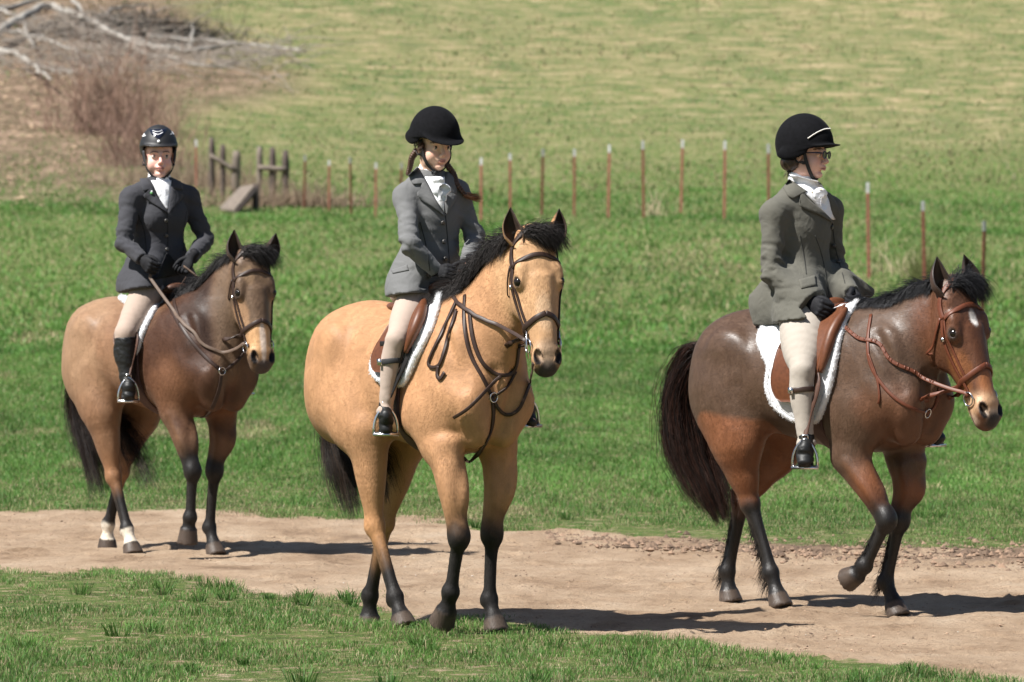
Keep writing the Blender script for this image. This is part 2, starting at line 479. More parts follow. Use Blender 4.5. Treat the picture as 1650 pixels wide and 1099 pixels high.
def build_ground():
    xs = np.concatenate([-np.geomspace(90, 5.2, 60), np.arange(-5, 5.01, .035), np.geomspace(5.2, 90, 60)])
    ys = np.concatenate([np.arange(-30, 20, 2.0), np.arange(20, 22, .1), np.arange(22, 37.5, .035), np.arange(37.5, 39, .05), np.arange(39, 60, .15), np.arange(60, 130, .4), np.geomspace(130, 420, 220)])
    X, Y = np.meshgrid(xs, ys, indexing='ij'); Z = gz(X, Y)
    tr = track(X, Y); edge = tr * (1 - tr) * 4
    clod = fnoise(X * 9, Y * 6, 41, 4) - .46
    Z += (1 - sstep(38, 42, Y)) * (clod * (.022 + .055 * edge * sstep(-1, 1.5, X)) * tr)
    rut = fnoise((X * .45 + Y) * 2.2, (X - Y * .3) * .35, 44, 3) - .46
    Z += (1 - sstep(38, 42, Y)) * tr * rut * .035
    rng = np.random.default_rng(77); xa, ya = xs, ys
    for k in range(900):                             # hoof prints pressed in the soft track
        cy = rng.uniform(22.5, 37); cx = rng.uniform(-1, 1) * (cy * .1 + .3)
        if rng.random() > track(cx, cy) + .06: continue
        i0, i1 = np.searchsorted(xa, [cx - .13, cx + .13]); j0, j1 = np.searchsorted(ya, [cy - .13, cy + .13])
        if i1 - i0 < 2 or i1 - i0 > 40 or j1 - j0 < 2: continue
        r_ = np.hypot(X[i0:i1, j0:j1] - cx, (Y[i0:i1, j0:j1] - cy) * .9) / rng.uniform(.045, .065); dp = rng.uniform(.006, .022)
        Z[i0:i1, j0:j1] += dp * (-1.0 * (1 - sstep(.5, 1.1, r_)) + .55 * np.exp(-((r_ - 1.35) / .28) ** 2) * (.5 + rng.random()))
    nx, ny = X.shape; V = np.stack([X, Y, Z], -1).reshape(-1, 3)
    i = np.arange(nx - 1)[:, None] * ny + np.arange(ny - 1)[None, :]; Fq = np.stack([i, i + ny, i + ny + 1, i + 1], -1).reshape(-1, 4)
    hill = sstep(130, 168, Y + (fnoise(X * .08, Y * .05, 5) - .5) * 40)
    # leaf litter and bare bank at the far left
    lit = sstep(-6.5, -10.5, X + (fnoise(X * .15 + 7, Y * .06, 15) - .5) * 9 + (Y - 150) * .05) * sstep(112, 132, Y)
    m = new_mat('ground_soil_and_turf', (.2, .2, .1), .92); n, l, b = nodes(m); b.inputs['Specular IOR Level'].default_value = .15
    tc = n.new('ShaderNodeTexCoord')
    def noise(scale, det=6, sx=1, sy=1, rough=.6):
        mp = n.new('ShaderNodeMapping'); mp.inputs['Scale'].default_value = (sx, sy, 1); l.new(tc.outputs['Object'], mp.inputs[0])
        z = n.new('ShaderNodeTexNoise'); z.inputs['Scale'].default_value = scale; z.inputs['Detail'].default_value = det; z.inputs['Roughness'].default_value = rough; l.new(mp.outputs[0], z.inputs['Vector']); return z.outputs[0]
    def ramp(src, stops):
        r = n.new('ShaderNodeValToRGB'); e = r.color_ramp.elements
        while len(e) < len(stops): e.new(.5)
        for q, (p, c_) in zip(e, stops): q.position = p; q.color = (*c_, 1)
        l.new(src, r.inputs[0]); return r.outputs[0]
    def mix(f, a_, b_):
        x = n.new('ShaderNodeMix'); x.data_type = 'RGBA'
        if isinstance(f, float): x.inputs[0].default_value = f
        else: l.new(f, x.inputs[0])
        l.new(a_, x.inputs[6]); l.new(b_, x.inputs[7]); return x.outputs[2]
    def attr(k):
        a_ = n.new('ShaderNodeAttribute'); a_.attribute_name = k; return a_.outputs['Fac']
    turf = ramp(noise(6, 8), [(.3, (.050, .065, .020)), (.5, (.090, .135, .032)), (.7, (.18, .17, .070))])
    hillc = ramp(noise(.8, 12, 1, 1.5, .68), [(.38, (.035, .078, .020)), (.45, (.075, .118, .032)), (.52, (.150, .155, .062)), (.58, (.245, .205, .105)), (.68, (.44, .34, .21))])
    hill2 = ramp(noise(.055, 6, 1, .5), [(.38, (.075, .140, .026)), (.60, (.25, .22, .095))])
    hillc = mix(.20, hillc, hill2)
    litc = ramp(noise(.9, 12, 1, .8, .78), [(.32, (.035, .035, .018)), (.45, (.10, .075, .045)), (.56, (.21, .145, .10)), (.70, (.38, .28, .20))])
    dirt = ramp(noise(1.7, 12, 1, .55, .7), [(.30, (.17, .112, .072)), (.42, (.30, .208, .135)), (.54, (.385, .280, .190)), (.74, (.47, .365, .265))])
    speck = n.new('ShaderNodeMapRange'); l.new(noise(38, 5), speck.inputs[0]); speck.inputs['From Min'].default_value = .58; speck.inputs['From Max'].default_value = .72
    dk = n.new('ShaderNodeRGB'); dk.outputs[0].default_value = (.15, .095, .062, 1)
    dirt = mix(speck.outputs[0], dirt, dk.outputs[0])
    c0 = mix(attr('hill'), turf, hillc); c0 = mix(attr('litter'), c0, litc)
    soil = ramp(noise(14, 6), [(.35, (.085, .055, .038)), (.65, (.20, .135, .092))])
    dm = n.new('ShaderNodeMath'); dm.operation = 'ADD'; l.new(attr('dirt'), dm.inputs[0])
    ns = n.new('ShaderNodeMapRange'); l.new(noise(9, 8), ns.inputs[0]); ns.inputs['From Min'].default_value = .3; ns.inputs['From Max'].default_value = .7; ns.inputs['To Min'].default_value = -.35; ns.inputs['To Max'].default_value = .35
    l.new(ns.outputs[0], dm.inputs[1])
    mm = n.new('ShaderNodeMapRange'); l.new(dm.outputs[0], mm.inputs[0]); mm.inputs['From Min'].default_value = .05; mm.inputs['From Max'].default_value = .28
    c1 = mix(mm.outputs[0], c0, dirt)
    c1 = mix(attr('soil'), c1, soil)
    l.new(c1, b.inputs['Base Color'])
    bp = n.new('ShaderNodeBump'); bp.inputs['Strength'].default_value = 1.0; bp.inputs['Distance'].default_value = .035; l.new(noise(16, 10, 1, 1, .75), bp.inputs['Height'])
    bp2 = n.new('ShaderNodeBump'); bp2.inputs['Strength'].default_value = .5; bp2.inputs['Distance'].default_value = .12; l.new(noise(1.6, 8, 1, 1, .7), bp2.inputs['Height']); l.new(bp.outputs[0], bp2.inputs['Normal'])
    sw = n.new('ShaderNodeMix'); sw.data_type = 'VECTOR'; l.new(attr('hill'), sw.inputs[0]); l.new(bp.outputs[0], sw.inputs[4]); l.new(bp2.outputs[0], sw.inputs[5]); l.new(sw.outputs[1], b.inputs['Normal'])
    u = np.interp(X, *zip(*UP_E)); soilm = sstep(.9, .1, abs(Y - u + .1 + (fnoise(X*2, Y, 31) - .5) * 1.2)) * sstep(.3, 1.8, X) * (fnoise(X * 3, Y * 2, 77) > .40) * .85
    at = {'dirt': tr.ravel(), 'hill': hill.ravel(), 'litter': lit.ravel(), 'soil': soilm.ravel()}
    o = mesh_obj('ground', V, Fq, m, attrs=at); o['kind'] = 'structure'
    return o

def mat_blade(name, trans=.35):
    m = bpy.data.materials.new(name); m.use_nodes = True; n, l, b = nodes(m)
    a = n.new('ShaderNodeAttribute'); a.attribute_name = 'Col'; l.new(a.outputs['Color'], b.inputs['Base Color']); b.inputs['Roughness'].default_value = .5; b.inputs['Specular IOR Level'].default_value = .22
    t = n.new('ShaderNodeBsdfTranslucent'); l.new(a.outputs['Color'], t.inputs[0]); mx = n.new('ShaderNodeMixShader'); mx.inputs[0].default_value = trans
    l.new(b.outputs[0], mx.inputs[1]); l.new(t.outputs[0], mx.inputs[2]); l.new(mx.outputs[0], n['Material Output'].inputs[0]); return m

def blades(name, X, Y, h, w, lean, col, rng, mat, base_z=None, extra=None):
    n = len(X); Z = gz(X, Y) - .004 if base_z is None else base_z
    an = rng.uniform(0, 2 * math.pi, n); la = rng.uniform(0, 2 * math.pi, n)
    if extra is not None: la = extra
    sx, sy = np.cos(an) * w, np.sin(an) * w; lx, ly = np.cos(la) * lean * h, np.sin(la) * lean * h
    B = np.stack([X, Y, Z], 1); S = np.stack([sx, sy, np.zeros(n)], 1)
    M = B + np.stack([lx * .35, ly * .35, h * .62], 1); T = B + np.stack([lx, ly, h * (1 - .35 * lean)], 1)
    V = np.stack([B - S, B + S, M + S * .75, M - S * .75, T], 1).reshape(-1, 3)
    k = (np.arange(n) * 5)[:, None]; q = k + np.array([0, 1, 2, 3]); t3 = k + np.array([3, 2, 4])
    me = bpy.data.meshes.new(name); me.vertices.add(len(V)); me.vertices.foreach_set('co', V.astype(np.float32).ravel())
    loops = np.concatenate([q.ravel(), t3.ravel()]).astype(np.int32); me.loops.add(len(loops)); me.loops.foreach_set('vertex_index', loops)
    me.polygons.add(2 * n); st = np.concatenate([np.arange(n) * 4, 4 * n + np.arange(n) * 3]).astype(np.int32)
    me.polygons.foreach_set('loop_start', st); me.polygons.foreach_set('loop_total', np.concatenate([np.full(n, 4), np.full(n, 3)]).astype(np.int32))
    me.materials.append(mat); me.update(calc_edges=True)
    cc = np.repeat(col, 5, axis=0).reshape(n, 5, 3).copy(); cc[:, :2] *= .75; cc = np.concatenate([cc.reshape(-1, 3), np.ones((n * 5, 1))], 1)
    at = me.attributes.new('Col', 'FLOAT_COLOR', 'POINT'); at.data.foreach_set('color', cc.astype(np.float32).ravel())
    o = bpy.data.objects.new(name, me); C.objects.link(o); o['kind'] = 'stuff'; return o

def build_grass():
    rng = np.random.default_rng(11); mat = mat_blade('grass_blades')
    def colors(X, Y, dryness, seed=0):
        n = len(X); g1, g2, g3 = np.array([.056, .145, .028]), np.array([.150, .285, .062]), np.array([.36, .31, .17])
        p = fnoise(X * .9 + 30, Y * .6 + 12, 60 + seed, 3); r = rng.random(n); f = np.clip(p * .9 + (r - .5) * .7, 0, 1)[:, None]
        c = g1 * (1 - f) + g2 * f; d = (rng.random(n) < dryness)[:, None]; return np.where(d, g3 * rng.uniform(.6, 1.2, (n, 1)), c)
    def region(n, y0, y1, pw=1.0, keep=None):
        Y = y0 + (y1 - y0) * rng.random(n) ** pw; X = (rng.random(n) * 2 - 1) * (Y * .09 * 1.22 + .5); 
        if keep is not None: m = rng.random(n) < keep(X, Y); X, Y = X[m], Y[m]
        return X, Y
    # sward in front of and beside the track
    def kn(X, Y):
        tr = track(X, Y); den = .65 + .5 * sstep(.3, .65, fnoise(X * 4.2, Y * 2.0, 91, 4)); return np.clip((1 - tr * 1.08) ** 1.6 * den, 0, 1)
    X, Y = region(620000, 21.5, 41.0, 1.25, lambda X, Y: kn(X, Y) * (1 - sstep(36.5, 40.8, Y))); n = len(X); den = .6 * fnoise(X * 4.2, Y * 2.0, 91, 4) + .4 * fnoise(X * 1.0, Y * .8, 92, 3)
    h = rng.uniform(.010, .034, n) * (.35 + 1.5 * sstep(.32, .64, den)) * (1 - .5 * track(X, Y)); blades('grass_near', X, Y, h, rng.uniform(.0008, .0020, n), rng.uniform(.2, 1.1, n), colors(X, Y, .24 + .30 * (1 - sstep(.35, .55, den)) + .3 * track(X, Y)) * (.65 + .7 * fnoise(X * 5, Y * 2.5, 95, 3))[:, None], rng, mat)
    # clumps of longer grass
    cx, cy = region(500, 22.0, 36, 1.0, lambda X, Y: (1 - track(X, Y)) ** 3 * (.12 + .88 * sstep(.48, .60, fnoise(X * .8 + 2, Y * .7, 17, 3)))); k = 55; m = len(cx)
    sz = rng.uniform(.03, .10, m); la = rng.uniform(0, 2 * math.pi, (m, k)); rr = rng.random((m, k)) ** .7 * sz[:, None]
    X = (cx[:, None] + np.cos(la) * rr * .6).ravel(); Y = (cy[:, None] + np.sin(la) * rr * .6).ravel(); n = len(X)
    h = (rng.uniform(.4, 1.0, (m, k)) * (sz[:, None] * .8 + .035)).ravel(); cc = colors(X, Y, .05) * .8
    blades('grass_tufts', X, Y, h, rng.uniform(.0013, .0028, n), rng.uniform(.3, 1.1, n), cc, rng, mat, extra=la.ravel() + rng.normal(size=n) * .3)
    # field behind the track, up to the fence
    X, Y = region(480000, 34.5, 72, 1.5, lambda X, Y: (1 - track(X, Y)) * sstep(34.3, 40.0, Y + (fnoise(X * 2.2, Y * 1.1, 99, 3) - .47) * 5)); n = len(X); den = np.clip(.5 + 1.5 * (.6 * fnoise(X * 3.6, Y * .9, 33, 4) + .4 * fnoise(X * .9, Y * .35, 34, 3) - .47), .05, 1.1); s = Y / 40
    dry = .06 + .65 * sstep(.57, .66, fnoise(X * .7 + 5, Y * .22, 35, 3)) + .25 * sstep(.60, .46, den) * sstep(44, 37, Y)
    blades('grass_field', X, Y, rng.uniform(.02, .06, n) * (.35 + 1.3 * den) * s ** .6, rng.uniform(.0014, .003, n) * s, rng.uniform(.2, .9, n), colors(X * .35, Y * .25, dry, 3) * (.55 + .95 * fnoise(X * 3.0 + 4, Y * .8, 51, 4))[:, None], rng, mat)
    X, Y = region(210000, 70, 190, 1.3, lambda X, Y: 1 - .97 * sstep(120, 165, Y + (fnoise(X * .12, Y * .06, 63, 3) - .5) * 40)); n = len(X); den = np.clip(.5 + 1.4 * (fnoise(X * 1.2, Y * .35, 37, 4) - .47), .05, 1.1)
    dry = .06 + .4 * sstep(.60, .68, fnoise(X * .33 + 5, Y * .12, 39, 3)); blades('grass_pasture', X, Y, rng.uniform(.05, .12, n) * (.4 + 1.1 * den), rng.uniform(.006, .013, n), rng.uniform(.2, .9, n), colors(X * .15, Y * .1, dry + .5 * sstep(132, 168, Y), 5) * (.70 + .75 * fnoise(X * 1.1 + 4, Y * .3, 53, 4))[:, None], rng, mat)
    # sparse tufts on the hill
    X, Y = region(22000, 130, 215, 1.0); n = len(X); p = fnoise(X * .3, Y * .22, 43, 4)
    dry = np.clip(.55 + .9 * (fnoise(X * .12 + 5, Y * .07, 45, 3) - .45) + sstep(130, 200, Y) * .25, 0, .95); blades('grass_hill', X, Y, rng.uniform(.05, .16, n) * p * 1.4, rng.uniform(.012, .035, n), rng.uniform(.3, 1.0, n), colors(X * .1, Y * .1, dry, 7) * .8, rng, mat)

def scatter_bits():
    """crumbs of earth and gravel on the track, dead leaves on the bank"""
    rng = np.random.default_rng(21)
    def rocks(name, X, Y, r, cols, mat, squash=.6):
        n = len(X); u = np.array([[0,0,1],[1,0,0],[.3,.95,0],[-.8,.6,0],[-.8,-.6,0],[.3,-.95,0],[0,0,-1]], float)
        fs = np.array([[0,1,2],[0,2,3],[0,3,4],[0,4,5],[0,5,1],[6,2,1],[6,3,2],[6,4,3],[6,5,4],[6,1,5]])
        V = u[None] * (1 + rng.normal(size=(n, 7, 3)) * .22) * r[:, None, None] * np.array([1, 1, squash]); a = rng.uniform(0, 6.28, n); c_, s_ = np.cos(a)[:, None], np.sin(a)[:, None]
        V = np.stack([V[..., 0] * c_ - V[..., 1] * s_, V[..., 0] * s_ + V[..., 1] * c_, V[..., 2]], -1) + np.stack([X, Y, gz(X, Y) + r * .15], 1)[:, None]
        o = mesh_obj(name, V.reshape(-1, 3), (np.arange(n)[:, None, None] * 7 + fs[None]).reshape(-1, 3), mat, smooth=False, attrs={'Col': np.repeat(cols, 7, axis=0)}); o['kind'] = 'stuff'
    m = new_mat('earth_crumbs', (.3, .2, .15), .95); n_, l, b = nodes(m); a = n_.new('ShaderNodeAttribute'); a.attribute_name = 'Col'; l.new(a.outputs['Color'], b.inputs['Base Color'])
    N = 26000; Y = rng.uniform(21.5, 37.5, N); X = (rng.random(N) * 2 - 1) * (Y * .11 + .5); k = rng.random(N) < track(X, Y) * (.25 + .75 * (fnoise(X * 2, Y, 71) > .47)); X, Y = X[k], Y[k]; n = len(X)
    r = .0015 + .006 * rng.random(n) ** 4 + .004 * rng.random(n) ** 9
    c = np.array([.30, .205, .14]) * rng.uniform(.45, 1.35, (n, 1)); w = rng.random(n) < .04; c[w] = np.array([.45, .40, .34]); rocks('gravel', X, Y, r, c, m)
    # clods along the far right verge
    N = 2600; X = rng.uniform(.2, 5, N); u = np.interp(X, *zip(*UP_E)); Y = u + rng.normal(size=N) * np.clip(.25 + X * .22, .2, 1.1) - .3; r = .006 + .022 * rng.random(N) ** 3
    rocks('earth_clods', X, Y, r, np.array([.16, .105, .07]) * rng.uniform(.5, 1.6, (N, 1)), m, .7)
    N = 9000; Y = rng.uniform(116, 205, N); X = -rng.uniform(7.5, 26, N); k = rng.random(N) < sstep(-8, -14, X + (fnoise(X * .2, Y * .1, 81) - .5) * 8 + (Y - 150) * .04); X, Y = X[k], Y[k]; n = len(X)
    rocks('leaf_litter', X, Y, rng.uniform(.03, .11, n), np.array([.36, .26, .17]) * rng.uniform(.4, 1.3, (n, 1)), m, .35)
    N = 700; Y = rng.uniform(60, 205, N); X = (rng.random(N) * 2 - 1) * (Y * .11); rocks('fallen_leaves', X, Y, rng.uniform(.02, .055, N) * (Y / 130), np.array([.48, .38, .22]) * rng.uniform(.6, 1.3, (N, 1)), m, .3)
# ------------------------------------------------------------------ horses
BLK = np.array([.012, .010, .009])
def mat_coat(name, rough, spec_t, sheen=.03):
    m = new_mat(name, (.4, .3, .2), rough); n, l, b = nodes(m)
    add_noise(m, 20, .16, .5, .0022, 9, attr='Col', bscale=150, rough_amt=.10, rot_scale=(1, 1, .6))
    b.inputs['Specular IOR Level'].default_value = spec_t
    b.inputs['Sheen Weight'].default_value = sheen; b.inputs['Sheen Roughness'].default_value = .5
    b.inputs['Sheen Tint'].default_value = (1, .9, .8, 1)
    return m
def mat_fur(name, rough, sp):
    m = new_mat(name, (.3, .2, .1), rough, Specular_IOR_Level=sp); n, l, b = nodes(m); a = n.new('ShaderNodeAttribute'); a.attribute_name = 'Col'; l.new(a.outputs['Color'], b.inputs['Base Color']); return m
M_eye = new_mat('eye_gloss', (.010, .007, .005), .12, Specular_IOR_Level=.35)
M_hair = new_mat('horse_hair', (.02, .018, .017), .5, Specular_IOR_Level=.22); add_noise(M_hair, 30, .3, 0, attr='Col')

def build_horse(c):
    fr = c['frame']; s = c['scale']; th = c['theta']
    hx = c.get('len', 1.0)
    g = SDF((-1.42, -.5, -.14), (1.12, .55, 2.0), .0085)
    sc = np.array([s * hx, s, s])
    def L(*p): return np.array(p) * sc
    # trunk
    T = [(-1.17,1.21,.02,.03),(-1.14,1.21,.10,.13),(-1.05,1.20,.185,.205),(-.90,1.18,.245,.262),(-.72,1.16,.274,.285),(-.52,1.13,.286,.290),(-.32,1.115,.288,.305),
         (-.12,1.115,.272,.330),(.04,1.125,.245,.335),(.18,1.12,.21,.29),(.29,1.10,.165,.22),(.37,1.08,.09,.12),(.395,1.08,.02,.03)]
    bw = c.get('belly', 1.0)
    g.loftx([(x * s * hx, z * s, w * s * bw, h * s) for x, z, w, h in T])
    g.ell(L(-.02, 0, 1.37), np.array([.30, .065, .13]) * s, k=.10)                     # withers
    g.ell(L(-.88, 0, 1.29), np.array([.24, .19, .145]) * s, k=.10)                      # croup
    ca, sa = math.cos(.35), math.sin(.35)
    for y in (-1, 1):
        g.ell(L(-.93, y*.15, 1.10), np.array([.20, .135, .29]) * s, k=.09)             # quarters
        g.ell(L(-1.06, y*.11, 1.10), np.array([.11, .09, .20]) * s, k=.07)
        g.ell(L(.13, y*.150, 1.12), np.array([.13, .075, .27]) * s, [[ca,0,-sa],[0,1,0],[sa,0,ca]], k=.07)   # shoulder blade
        g.ell(L(.0, y*.19, .98), np.array([.16, .07, .11]) * s, [[ca,0,sa],[0,1,0],[-sa,0,ca]], k=.06)        # triceps
        g.ell(L(.30, y*.115, 1.03), np.array([.09, .085, .12]) * s, k=.06)             # point of shoulder
        g.ell(L(.27, y*.075, .93), np.array([.10, .07, .11]) * s, k=.05)               # pectorals
        g.ell(L(-.80, y*.245, 1.27), np.array([.10, .045, .09]) * s, k=.08)            # point of hip
    legs = {}
    NS = []
    for nm, lg in c['legs'].items():
        pts = [fr.P(*q) for q in lg['px']]; side = 1 if nm[0] == 'l' else -1; legs[nm] = pts
        up, j, fe, co, so = pts[-5:]
        pre = pts[:-5]
        ax = unit(fe - j); lat = np.array([0, 1.0, 0])
        if nm[1] == 'f':
            e = up
            # upper arm blends in the chest
            g.chain([L(.16, side*.155, 1.08), L(.02, side*.165, .93) * .5 + e * .5, e], [(.08*s, .13*s), (.078*s, .12*s), (.072*s, .10*s)], k=.06, n=7)
            m1 = e * .55 + j * .45 + np.array([.012, side*.006, 0]); m2 = e * .2 + j * .8
            g.chain([e, m1, m2, j], [(.072*s, .098*s), (.058*s, .07*s), (.046*s, .050*s), (.044*s, .048*s)], k=.035, n=7)
            g.ell(j + np.array([.006, 0, .004]), np.array([.039, .040, .066]) * s, k=.04)
            b1 = j + (fe - j) * .28; b2 = j + (fe - j) * .7
            bk = unit(np.cross(ax, lat)); bk = bk if bk[0] < 0 else -bk
            g.chain([j - bk * .004, b1 - bk * .006, b2 - bk * .006, fe], [(.041*s,.043*s), (.0275*s,.0265*s), (.0235*s,.0235*s), (.032*s,.034*s)], k=.012, n=7)
            g.chain([j + bk * .020, b1 + bk * .024, b2 + bk * .024, fe + bk * .012], [(.022*s,.022*s), (.0165*s,.0165*s), (.016*s,.016*s), (.024*s,.024*s)], k=.008, n=5)
            for y2 in (-1, 1): g.ell(j - bk * .020 + np.array([0, y2 * .021, .012]) * s, np.array([.020, .018, .026]) * s, k=.016)
            g.ell(j + bk * .032 * s + np.array([0, 0, .012]), np.array([.020, .018, .028]) * s, k=.014)
            for y2, o2 in ((-1, -.014), (1, .010)): g.chain([e * .95 + j * .05 - bk * .02 + [0, y2 * .035, 0], m1 - bk * (.042 + o2) + [0, y2 * .028, 0], m2 - bk * .020 + [0, y2 * .016, 0]], [(.046*s,)*2, (.034*s,)*2, (.022*s,)*2], k=.014, n=5)
        else:
            kn = pre[-1] if pre else up
            st = up
            g.chain([L(-.86, side*.17, 1.08), st * .6 + L(-.80, side*.19, 1.0) * .4, st], [(.125*s,.20*s), (.115*s,.175*s), (.085*s,.125*s)], k=.08, n=7)
            m1 = st * .5 + j * .5; m2 = st * .18 + j * .82
            g.chain([st, m1, m2, j], [(.085*s,.118*s), (.062*s,.085*s), (.04*s,.055*s), (.04*s,.05*s)], k=.05, n=7)
            back = unit(np.cross(ax, lat)); back = back if back[0] < 0 else -back
            g.ell(j + back * .028*s + np.array([0, 0, .03*s]), np.array([.026, .028, .05]) * s, k=.025)      # point of hock
            g.ell(j, np.array([.047, .043, .055]) * s, k=.02)
            b1 = j + (fe - j) * .3; b2 = j + (fe - j) * .72
            g.chain([j, b1 - back * .006, b2 - back * .006, fe], [(.041*s,.046*s), (.0275*s,.030*s), (.025*s,.026*s), (.033*s,.036*s)], k=.014, n=7)
            g.chain([j + back * .030, b1 + back * .026, b2 + back * .025, fe + back * .012], [(.020*s,.024*s), (.017*s,.018*s), (.0165*s,.0165*s), (.024*s,.024*s)], k=.009, n=5)
            g.chain([st + back * .07, m1 + back * .05, j + back * .040 + [0, 0, .05]], [(.045*s,)*2, (.024*s,)*2, (.016*s,)*2], k=.03, n=5)
        back = unit(np.cross(ax, lat)); back = back if back[0] < 0 else -back
        g.ell(fe + back * .01, np.array([.037, .037, .040]) * s, k=.018)
        g.ell(fe + back * .030*s - np.array([0,0,.012]), np.array([.018, .024, .022]) * s, k=.02)          # ergot, feather
        g.chain([fe, fe * .4 + co * .6, co], [(.034*s,.036*s), (.031*s,.034*s), (.044*s,.046*s)], k=.015, n=2)
        hd = unit(so - co)
        g.frustum(co, so, .047*s, .061*s, k=.008)
        if nm in c['planted']:
            w_lo = so + [-.15, -.12, -.12]; w_hi = so + [.15, .12, .03]
            g.cut(so, (0, 0, -1), w_lo, w_hi)
    # neck and head
    po = fr.P(*c['poll']); dep = fr.w(po)[1]
    mz = fr.loc(at_depth(c['muzzle'][0], c['muzzle'][1], dep - c['muzzle'][2]))
    a = unit(mz - po); hs = np.linalg.norm(mz - po) / .60; print('head scale', hs, 'poll', po)
    psi = c['yaw']; sl = fr.M @ np.array([math.cos(psi), math.sin(psi), 0.0]); sl = unit(sl - a * np.dot(a, sl)); nv = np.cross(sl, a)
    nv = -nv if np.dot(fr.M.T @ nv, [math.sin(psi), -math.cos(psi), 0]) < 0 else nv
    def H(t, n, y=0.0): return po + (a * t + nv * n + sl * y) * hs
    HR = np.array([a, nv, sl])
    nb = L(.10, 0, 1.20); ne = H(.075, -.125)
    mid1 = nb + (ne - nb) * .38 + np.array([-.005, 0, .025]); mid2 = nb + (ne - nb) * .75 + np.array([-.01, 0, .045])
    nl = unit(np.cross(ne - nb, [0, 0, 1.0])); nl = nl if nl[1] > 0 else -nl
    nw = c.get('neckw', 1.0)
    NP = [nb, mid1, mid2, ne]; NR = [(.155*s*nw, .285*s), (.115*s*nw, .215*s), (.086*s*nw, .160*s), (.072*s, .115*hs)]
    g.chain(NP, NR, u=nl, k=.10, n=9)
    HS = [(-.005,-.085,.082,.075),(.07,-.095,.103,.092),(.15,-.103,.112,.104),(.22,-.108,.104,.108),(.30,-.098,.085,.094),(.38,-.083,.070,.077),(.46,-.073,.062,.066),(.525,-.068,.063,.062),(.565,-.068,.058,.050)]
    g.chain([H(t, n) for t, n, w, h in HS], [(w * hs, h * hs) for t, n, w, h in HS], u=sl, k=.02, n=7)
    for y in (-1, 1):
        g.ell(H(.205, -.155, y*.056), np.array([.118, .092, .040]) * hs, HR, k=.03)         # cheek
        g.ell(H(.138, -.030, y*.080), np.array([.036, .020, .026]) * hs, HR, k=.03)        # brow
        g.ell(H(.30, -.075, y*.066), np.array([.085, .016, .016]) * hs, HR, k=.025)         # facial crest
        g.ell(H(.189, -.046, y*.090), np.array([.036, .030, .026]) * hs, HR, k=.022)        # eye bulge
        g.ell(H(.530, -.036, y*.042), np.array([.050, .030, .027]) * hs, HR, k=.016)        # nostril rim
        g.ell(H(.04, -.06, y*.062), np.array([.03, .03, .026]) * hs, HR, k=.03)            # ear base
    g.chain([H(.18,-.012), H(.36,-.016), H(.50,-.018)], [(.040*hs,.016*hs),(.030*hs,.014*hs),(.028*hs,.014*hs)], u=sl, k=.03, n=2)   # nasal bone
    g.ell(H(.566, -.061), np.array([.024, .036, .047]) * hs, HR, k=.02)                      # upper lip
    g.ell(H(.552, -.108), np.array([.040, .024, .028]) * hs, HR, k=.012)                    # lower lip, chin
    for y in (-1, 1):
        g.ell(H(.190, -.032, y*.108), np.array([.019, .011, .016]) * hs, HR, k=.006, op='s')   # eye slit
        nr = HR.copy(); nr[0] = unit(a * .95 + nv * .3 * 1 + sl * 0); nr[2] = unit(nv * .6 + sl * y * .8); nr[0] = unit(nr[0] - nr[2] * np.dot(nr[0], nr[2])); nr[1] = np.cross(nr[2], nr[0])
        g.ell(H(.532, -.016, y*.048), np.array([.033, .0135, .024]) * hs, nr, k=.006, op='s')
    g.chain([H(.47, -.094, -.052), H(.545, -.094, -.035), H(.572, -.093, 0), H(.545, -.094, .035), H(.47, -.094, .052)], [(.0045*hs,.0045*hs)]*5, k=.006, n=3, op='s')
    for y in (-1, 1):                                # muscle lines
        for pts_, r_, k_ in [([(.18, .19, 1.36), (.28, .20, 1.24), (.36, .185, 1.10)], .010, .05), ([(.40, .05, 1.16), (.39, .03, 1.03), (.36, .015, .90)], .010, .05)]:
            g.chain([L(a_, y * b_, c_) for a_, b_, c_ in pts_], [(r_ * s,) * 2] * 3, k=k_, n=4, op='s')
    V, Fq = g.mesh(3)
    N_ = vnormals(V, Fq); V = V + N_ * ((fnoise(V[:, 0] * 5.5 + 40, V[:, 2] * 4.2 + V[:, 1] * 3 + 40, 71, 4) - .47) * .016 * sstep(.3, .8, V[:, 2]))[:, None]
    # ---------------- coat colours (the animal's own markings)
    paint = c['paint']; col = np.tile(np.asarray(paint['body'], float), (len(V), 1)); nz = fnoise(V[:, 0] * 9 + 50, V[:, 2] * 9 + V[:, 1] * 7 + 50, 3)
    nz2 = fnoise(V[:, 0] * 3.1 + 20, V[:, 2] * 3.3 + V[:, 1] * 2 + 20, 9)
    def mixc(cc, m): 
        nonlocal col; col = col * (1 - m[:, None]) + np.asarray(cc) * m[:, None]
    hp = (V - po) @ HR.T / hs                        # head coordinates t, n, y
    inhead = sstep(-.10, .05, hp[:, 0]) * sstep(-.29, -.20, hp[:, 1]) * (1 - sstep(.15, .22, abs(hp[:, 2]))) * (hp[:, 1] < .15)
    for q in paint.get('patch', []):                 # (centre, radii, colour, strength)
        d = np.linalg.norm((V - np.array(q[0]) * sc) / np.array(q[1]), axis=1) + (nz - .5) * .5
        mixc(q[2], (1 - sstep(.55, 1.15, d)) * q[3] * (1 - inhead * .9))
